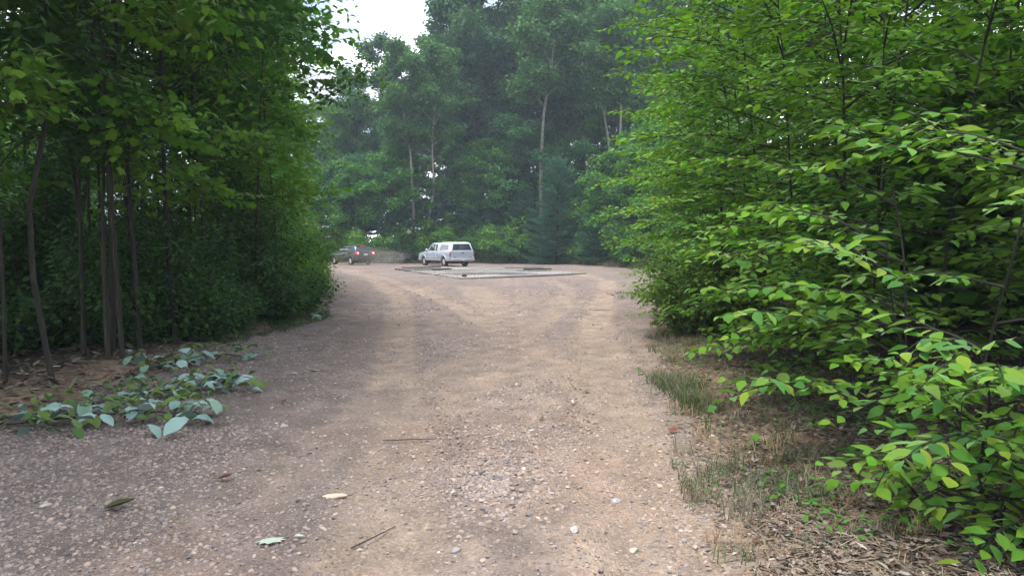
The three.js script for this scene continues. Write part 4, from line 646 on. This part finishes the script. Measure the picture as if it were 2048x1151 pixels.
const CAR = {
  white: phys({ color: lin(0.36, 0.40, 0.45), roughness: 0.35, clearcoat: 0.7, clearcoatRoughness: 0.12 }), shell: phys({ color: lin(0.44, 0.455, 0.46), roughness: 0.4, clearcoat: 0.5, clearcoatRoughness: 0.2 }), glass: phys({ color: lin(0.012, 0.015, 0.022), roughness: 0.08, clearcoat: 1 }), tyre: std({ color: lin(0.018, 0.018, 0.018), roughness: 0.9 }),
  dark: std({ color: lin(0.02, 0.02, 0.021), roughness: 0.7 }), chrome: std({ color: lin(0.55, 0.56, 0.58), roughness: 0.3, metalness: 0.8 }), alloy: std({ color: lin(0.55, 0.55, 0.56), roughness: 0.4, metalness: 0.5 }), red: phys({ color: lin(0.36, 0.015, 0.02), roughness: 0.25, clearcoat: 1 }), black: phys({ color: lin(0.012, 0.013, 0.016), roughness: 0.3, clearcoat: 0.8, clearcoatRoughness: 0.1 }), plate: std({ color: lin(0.6, 0.62, 0.64), roughness: 0.5 }),
  lit: phys({ color: lin(0.5, 0.02, 0.02), emissive: lin(1.0, 0.10, 0.08), emissiveIntensity: 0.25, roughness: 0.3 }), litCore: std({ color: lin(0.8, 0.6, 0.6), emissive: lin(1.0, 0.62, 0.60), emissiveIntensity: 0.35 }),
};
{ // pickup: front towards +x, its own left side at -z
  const t = new THREE.Group();
  const outline = [[2.84, 0.50], [2.87, 0.80], [2.70, 0.98], [1.55, 1.12], [-2.84, 1.12], [-2.86, 0.55], [-2.70, 0.46]];
  const arches = [[-1.62, 0.46, 0.46], [1.95, 0.46, 0.46]]; arches.forEach((a) => { a[1] = 0.47; });
  // outline runs counter-clockwise from the front; the lower edge then goes rear to front with both arches
  const s = new THREE.Shape(); outline.forEach(([x, y], i) => i ? s.lineTo(x, y) : s.moveTo(x, y));
  for (const [cx, r, y] of arches) for (let i = 0; i <= 12; i++) { const a0 = Math.asin((y - 0.37) / r), a = Math.PI - a0 - (Math.PI - 2 * a0) * i / 12; s.lineTo(cx + Math.cos(a) * r, 0.37 + Math.sin(a) * r); }
  s.lineTo(2.70, 0.46);
  const body = new THREE.ExtrudeGeometry(s, { depth: 1.86, bevelEnabled: true, bevelSize: 0.03, bevelThickness: 0.06, bevelSegments: 3 }); body.translate(0, 0, -0.93);
  part(t, 'body', toCreasedNormals(body, 0.6), CAR.white);
  part(t, 'cab', loft([{ y: 1.10, x0: -0.70, x1: 1.42, w: 0.93, r: 0.08 }, { y: 1.45, x0: -0.68, x1: 1.08, w: 0.86, r: 0.09 }, { y: 1.72, x0: -0.66, x1: 0.78, w: 0.79, r: 0.10 }, { y: 1.79, x0: -0.62, x1: 0.64, w: 0.72, r: 0.12 }, { y: 1.81, x0: -0.5, x1: 0.4, w: 0.55, r: 0.12 }]), CAR.white);
  part(t, 'canopy_shell', loft([{ y: 1.12, x0: -2.84, x1: -0.72, w: 0.95, r: 0.06 }, { y: 1.20, x0: -2.83, x1: -0.72, w: 0.94, r: 0.06 }, { y: 1.74, x0: -2.66, x1: -0.74, w: 0.80, r: 0.09 }, { y: 1.82, x0: -2.60, x1: -0.78, w: 0.72, r: 0.12 }, { y: 1.85, x0: -2.45, x1: -0.9, w: 0.5, r: 0.12 }]), CAR.shell);
  const zc = (y) => 0.93 - (y - 1.10) * 0.2 + 0.004, zs = (y) => 0.94 - (y - 1.20) * 0.26 + 0.004;
  for (const k of [-1, 1]) {
    const fix = (pts) => plate(k < 0 ? pts.map(([x, y, z]) => [x, y, -z]) : [...pts].reverse(), 0.008);
    part(t, 'door_window', fix([[0.02, 1.18, zc(1.18)], [0.02, 1.68, zc(1.68)], [0.62, 1.68, zc(1.68)], [1.08, 1.20, zc(1.2)]]), CAR.glass);
    part(t, 'cab_window', fix([[-0.42, 1.20, zc(1.2)], [-0.40, 1.68, zc(1.68)], [-0.12, 1.68, zc(1.68)], [-0.12, 1.18, zc(1.18)]]), CAR.glass);
    part(t, 'shell_window', fix([[-2.35, 1.27, zs(1.27)], [-2.28, 1.64, zs(1.64)], [-1.0, 1.64, zs(1.64)], [-0.96, 1.27, zs(1.27)]]), CAR.glass);
    part(t, 'tail_light', box(-2.885, -2.80, 0.78, 1.10, k * 0.985 - 0.07, k * 0.985 + 0.012), CAR.red);
    part(t, 'mirror', new THREE.SphereGeometry(0.11, 10, 8).scale(0.6, 1, 1).translate(1.12, 1.24, k * 1.08), CAR.white);
    part(t, 'side_moulding', box(-0.65, 1.35, 0.70, 0.76, k * 0.992 - 0.008, k * 0.992 + 0.012), CAR.shell);
    for (const x of [-0.66, 1.40, -0.02]) part(t, 'panel_gap', box(x - 0.008, x + 0.008, 0.52, 1.11, k * 0.992 - 0.004, k * 0.992 + 0.003), CAR.dark);
    part(t, 'door_handle', box(0.10, 0.26, 0.98, 1.02, k * 0.992 - 0.004, k * 0.992 + 0.025), CAR.dark);
    const fl = []; for (const cx of [-1.62, 1.95]) { const arc = []; for (let i = 0; i <= 10; i++) { const a = 0.25 + (Math.PI - 0.5) * i / 10; arc.push(V(cx + Math.cos(a) * 0.49, 0.37 + Math.sin(a) * 0.49, k * 0.985)); } fl.push(tube(arc, 0.035, 0.035, 6)); } part(t, 'arch_flare', mergeGeometries(fl), CAR.white);
    for (const x of [-1.62, 1.95]) wheel(t, x, k * 0.83, 0.375, 0.25, CAR.alloy);
  }
  const rx = (y) => -2.83 + (y - 1.20) * 0.315 - 0.006;
  part(t, 'rear_window', plate([[rx(1.24), 1.24, 0.80], [rx(1.70), 1.70, 0.66], [rx(1.70), 1.70, -0.66], [rx(1.24), 1.24, -0.80]].reverse(), 0.012), CAR.glass);
  part(t, 'windscreen', plate([[1.37, 1.16, -0.80], [0.80, 1.71, -0.70], [0.80, 1.71, 0.70], [1.37, 1.16, 0.80]].reverse(), 0.01), CAR.glass);
  const gate = part(t, 'tailgate', box(-2.91, -2.86, 0.62, 1.11, -0.80, 0.80), CAR.white); part(gate, 'handle', box(-2.93, -2.905, 1.0, 1.06, -0.11, 0.11), CAR.dark); part(gate, 'emblem', new THREE.CylinderGeometry(0.05, 0.05, 0.01, 16).rotateZ(Math.PI / 2).scale(1, 0.6, 1.3).translate(-2.915, 0.72, 0.66), std({ color: lin(0.03, 0.05, 0.14), roughness: 0.4 })); part(gate, 'badge', box(-2.915, -2.908, 0.70, 0.735, -0.74, -0.52), CAR.dark);
  part(t, 'rear_bumper', loft([{ y: 0.44, x0: -3.02, x1: -2.80, w: 0.95, r: 0.06 }, { y: 0.50, x0: -3.05, x1: -2.80, w: 0.98, r: 0.08 }, { y: 0.60, x0: -3.05, x1: -2.80, w: 0.98, r: 0.08 }, { y: 0.62, x0: -3.03, x1: -2.80, w: 0.96, r: 0.07 }]), CAR.chrome);
  part(t, 'licence_plate', box(-3.062, -3.052, 0.47, 0.59, -0.16, 0.16), CAR.plate);
  part(t, 'front_bumper', box(2.80, 2.98, 0.42, 0.66, -0.96, 0.96), CAR.chrome);
  part(t, 'underbody', mergeGeometries([box(-2.6, 2.5, 0.36, 0.5, -0.45, 0.45), box(-1.70, -1.54, 0.30, 0.44, -0.75, 0.75), box(-1.8, -1.44, 0.26, 0.48, -0.18, 0.2), box(1.87, 2.03, 0.30, 0.42, -0.75, 0.75)]), CAR.dark);
  part(t, 'exhaust', new THREE.CylinderGeometry(0.035, 0.035, 0.9, 10).rotateZ(Math.PI / 2).translate(-2.5, 0.36, 0.6), CAR.chrome);
  t.position.set(-5.15, groundY(-5.15, 56), -56.6); t.rotation.y = THREE.MathUtils.degToRad(90 + 31);
  addThing(t, 'pickup_truck', 'white extended cab pickup truck with a canopy shell, parked behind the slab', 'pickup truck');
}
{ // dark car driving away
  const t = new THREE.Group();
  const s = new THREE.Shape(); [[2.20, 0.40], [2.24, 0.70], [2.05, 0.88], [1.05, 1.02], [-2.10, 1.06], [-2.22, 0.95], [-2.25, 0.45], [-2.1, 0.34]].forEach(([x, y], i) => i ? s.lineTo(x, y) : s.moveTo(x, y));
  for (const cx of [-1.32, 1.36]) for (let i = 0; i <= 12; i++) { const a = Math.PI - Math.PI * i / 12; s.lineTo(cx + Math.cos(a) * 0.40, 0.34 + Math.sin(a) * 0.40); }
  s.lineTo(2.1, 0.34);
  const b = new THREE.ExtrudeGeometry(s, { depth: 1.68, bevelEnabled: true, bevelSize: 0.03, bevelThickness: 0.06, bevelSegments: 3 }); b.translate(0, 0, -0.84); part(t, 'body', toCreasedNormals(b, 0.6), CAR.black);
  part(t, 'cabin', loft([{ y: 1.0, x0: -2.12, x1: 1.10, w: 0.85, r: 0.10 }, { y: 1.25, x0: -2.02, x1: 0.75, w: 0.80, r: 0.12 }, { y: 1.50, x0: -1.82, x1: 0.32, w: 0.71, r: 0.14 }, { y: 1.57, x0: -1.7, x1: 0.1, w: 0.62, r: 0.16 }, { y: 1.60, x0: -1.4, x1: -0.2, w: 0.42, r: 0.16 }]), CAR.black);
  const z = (y) => 0.856 - (y - 1.0) * 0.28;
  for (const k of [-1, 1]) {
    const fix = (pts) => plate(k < 0 ? pts.map(([x, y, zz]) => [x, y, -zz]) : [...pts].reverse(), 0.008);
    part(t, 'side_window', fix([[-1.85, 1.12, z(1.12)], [-1.62, 1.44, z(1.44)], [-0.62, 1.46, z(1.46)], [-0.62, 1.10, z(1.10)]]), CAR.glass); part(t, 'side_window', fix([[-0.55, 1.10, z(1.10)], [-0.55, 1.46, z(1.46)], [0.22, 1.46, z(1.46)], [0.72, 1.10, z(1.10)]]), CAR.glass);
    const l = part(t, 'tail_light', loft([{ y: 0.86, x0: -2.275, x1: -2.0, w: 0.12, r: 0.04 }, { y: 1.08, x0: -2.24, x1: -2.0, w: 0.15, r: 0.04 }]).translate(0, 0, k * 0.74), CAR.lit); part(l, 'bulb', new THREE.SphereGeometry(0.065, 10, 8).translate(-2.25, 0.97, k * 0.70), CAR.litCore);
    part(t, 'reflector', box(-2.30, -2.27, 0.55, 0.62, k * 0.66 - 0.12, k * 0.66 + 0.12), CAR.plate);
    part(t, 'mirror', new THREE.SphereGeometry(0.09, 10, 8).scale(0.6, 0.8, 1).translate(0.72, 1.08, k * 0.98), CAR.black);
    for (const x of [-1.32, 1.36]) wheel(t, x, k * 0.78, 0.34, 0.22, CAR.alloy);
  }
  part(t, 'rear_window', plate([[-2.085, 1.12, 0.70], [-1.87, 1.46, 0.60], [-1.87, 1.46, -0.60], [-2.085, 1.12, -0.70]].reverse(), 0.01), CAR.glass);
  part(t, 'brake_light', box(-1.90, -1.80, 1.52, 1.56, -0.22, 0.22), CAR.lit);
  part(t, 'licence_plate', box(-2.295, -2.275, 0.80, 0.92, -0.17, 0.17), CAR.plate);
  part(t, 'rear_bumper', loft([{ y: 0.36, x0: -2.28, x1: -2.1, w: 0.85, r: 0.06 }, { y: 0.45, x0: -2.33, x1: -2.1, w: 0.88, r: 0.07 }, { y: 0.68, x0: -2.32, x1: -2.1, w: 0.88, r: 0.07 }]), CAR.black);
  t.position.set(-13.35, groundY(-13.35, 60.8), -60.8); t.rotation.y = THREE.MathUtils.degToRad(90 + 42);
  addThing(t, 'dark_car', 'dark car with lit brake lights driving away in dust', 'car');
}
// dust raised behind the dark car
seed(83);
{
  const parts = [];
  for (let i = 0; i < 9; i++) { const g = new THREE.IcosahedronGeometry(1, 3), p = g.attributes.position, r = [1.2, 1.0, 0.9, 1.3, 0.8, 1.1, 0.9, 0.7, 1.0][i]; for (let k = 0; k < p.count; k++) { const x = p.getX(k), y = p.getY(k), zz = p.getZ(k), n = 0.75 + 0.5 * fbm(x * 1.6 + i * 7 + 20, y * 1.6 + zz * 1.3 + 20, 3, 85); p.setXYZ(k, x * n * r * 1.5, y * n * r * 0.62, zz * n * r); } g.computeVertexNormals(); g.translate(-11.4 + i * 0.28 + rr(-0.3, 0.3), 0.35 + rr(0, 0.5), -58.4 + rr(-0.6, 0.6)); parts.push(g); }
  const o = new THREE.Mesh(mergeGeometries(parts), std({ color: lin(0.40, 0.36, 0.31), roughness: 1, transparent: true, opacity: 0.024, side: THREE.DoubleSide })); addThing(o, 'dust', 'thin tan dust hanging behind the dark car', 'dust', null, 'stuff'); o.castShadow = false;
}

// ------------------------------------------------------------------ haze and render
scene.fog = new THREE.FogExp2(new THREE.Color(0.74, 0.86, 1.0), 0.0009);
const renderer = new THREE.WebGLRenderer({ antialias: true });
renderer.setSize(1024, 575);
renderer.shadowMap.enabled = true;
renderer.shadowMap.type = THREE.PCFSoftShadowMap;
renderer.toneMapping = THREE.LinearToneMapping;
renderer.toneMappingExposure = EXPOSURE;
renderer.render(scene, camera);
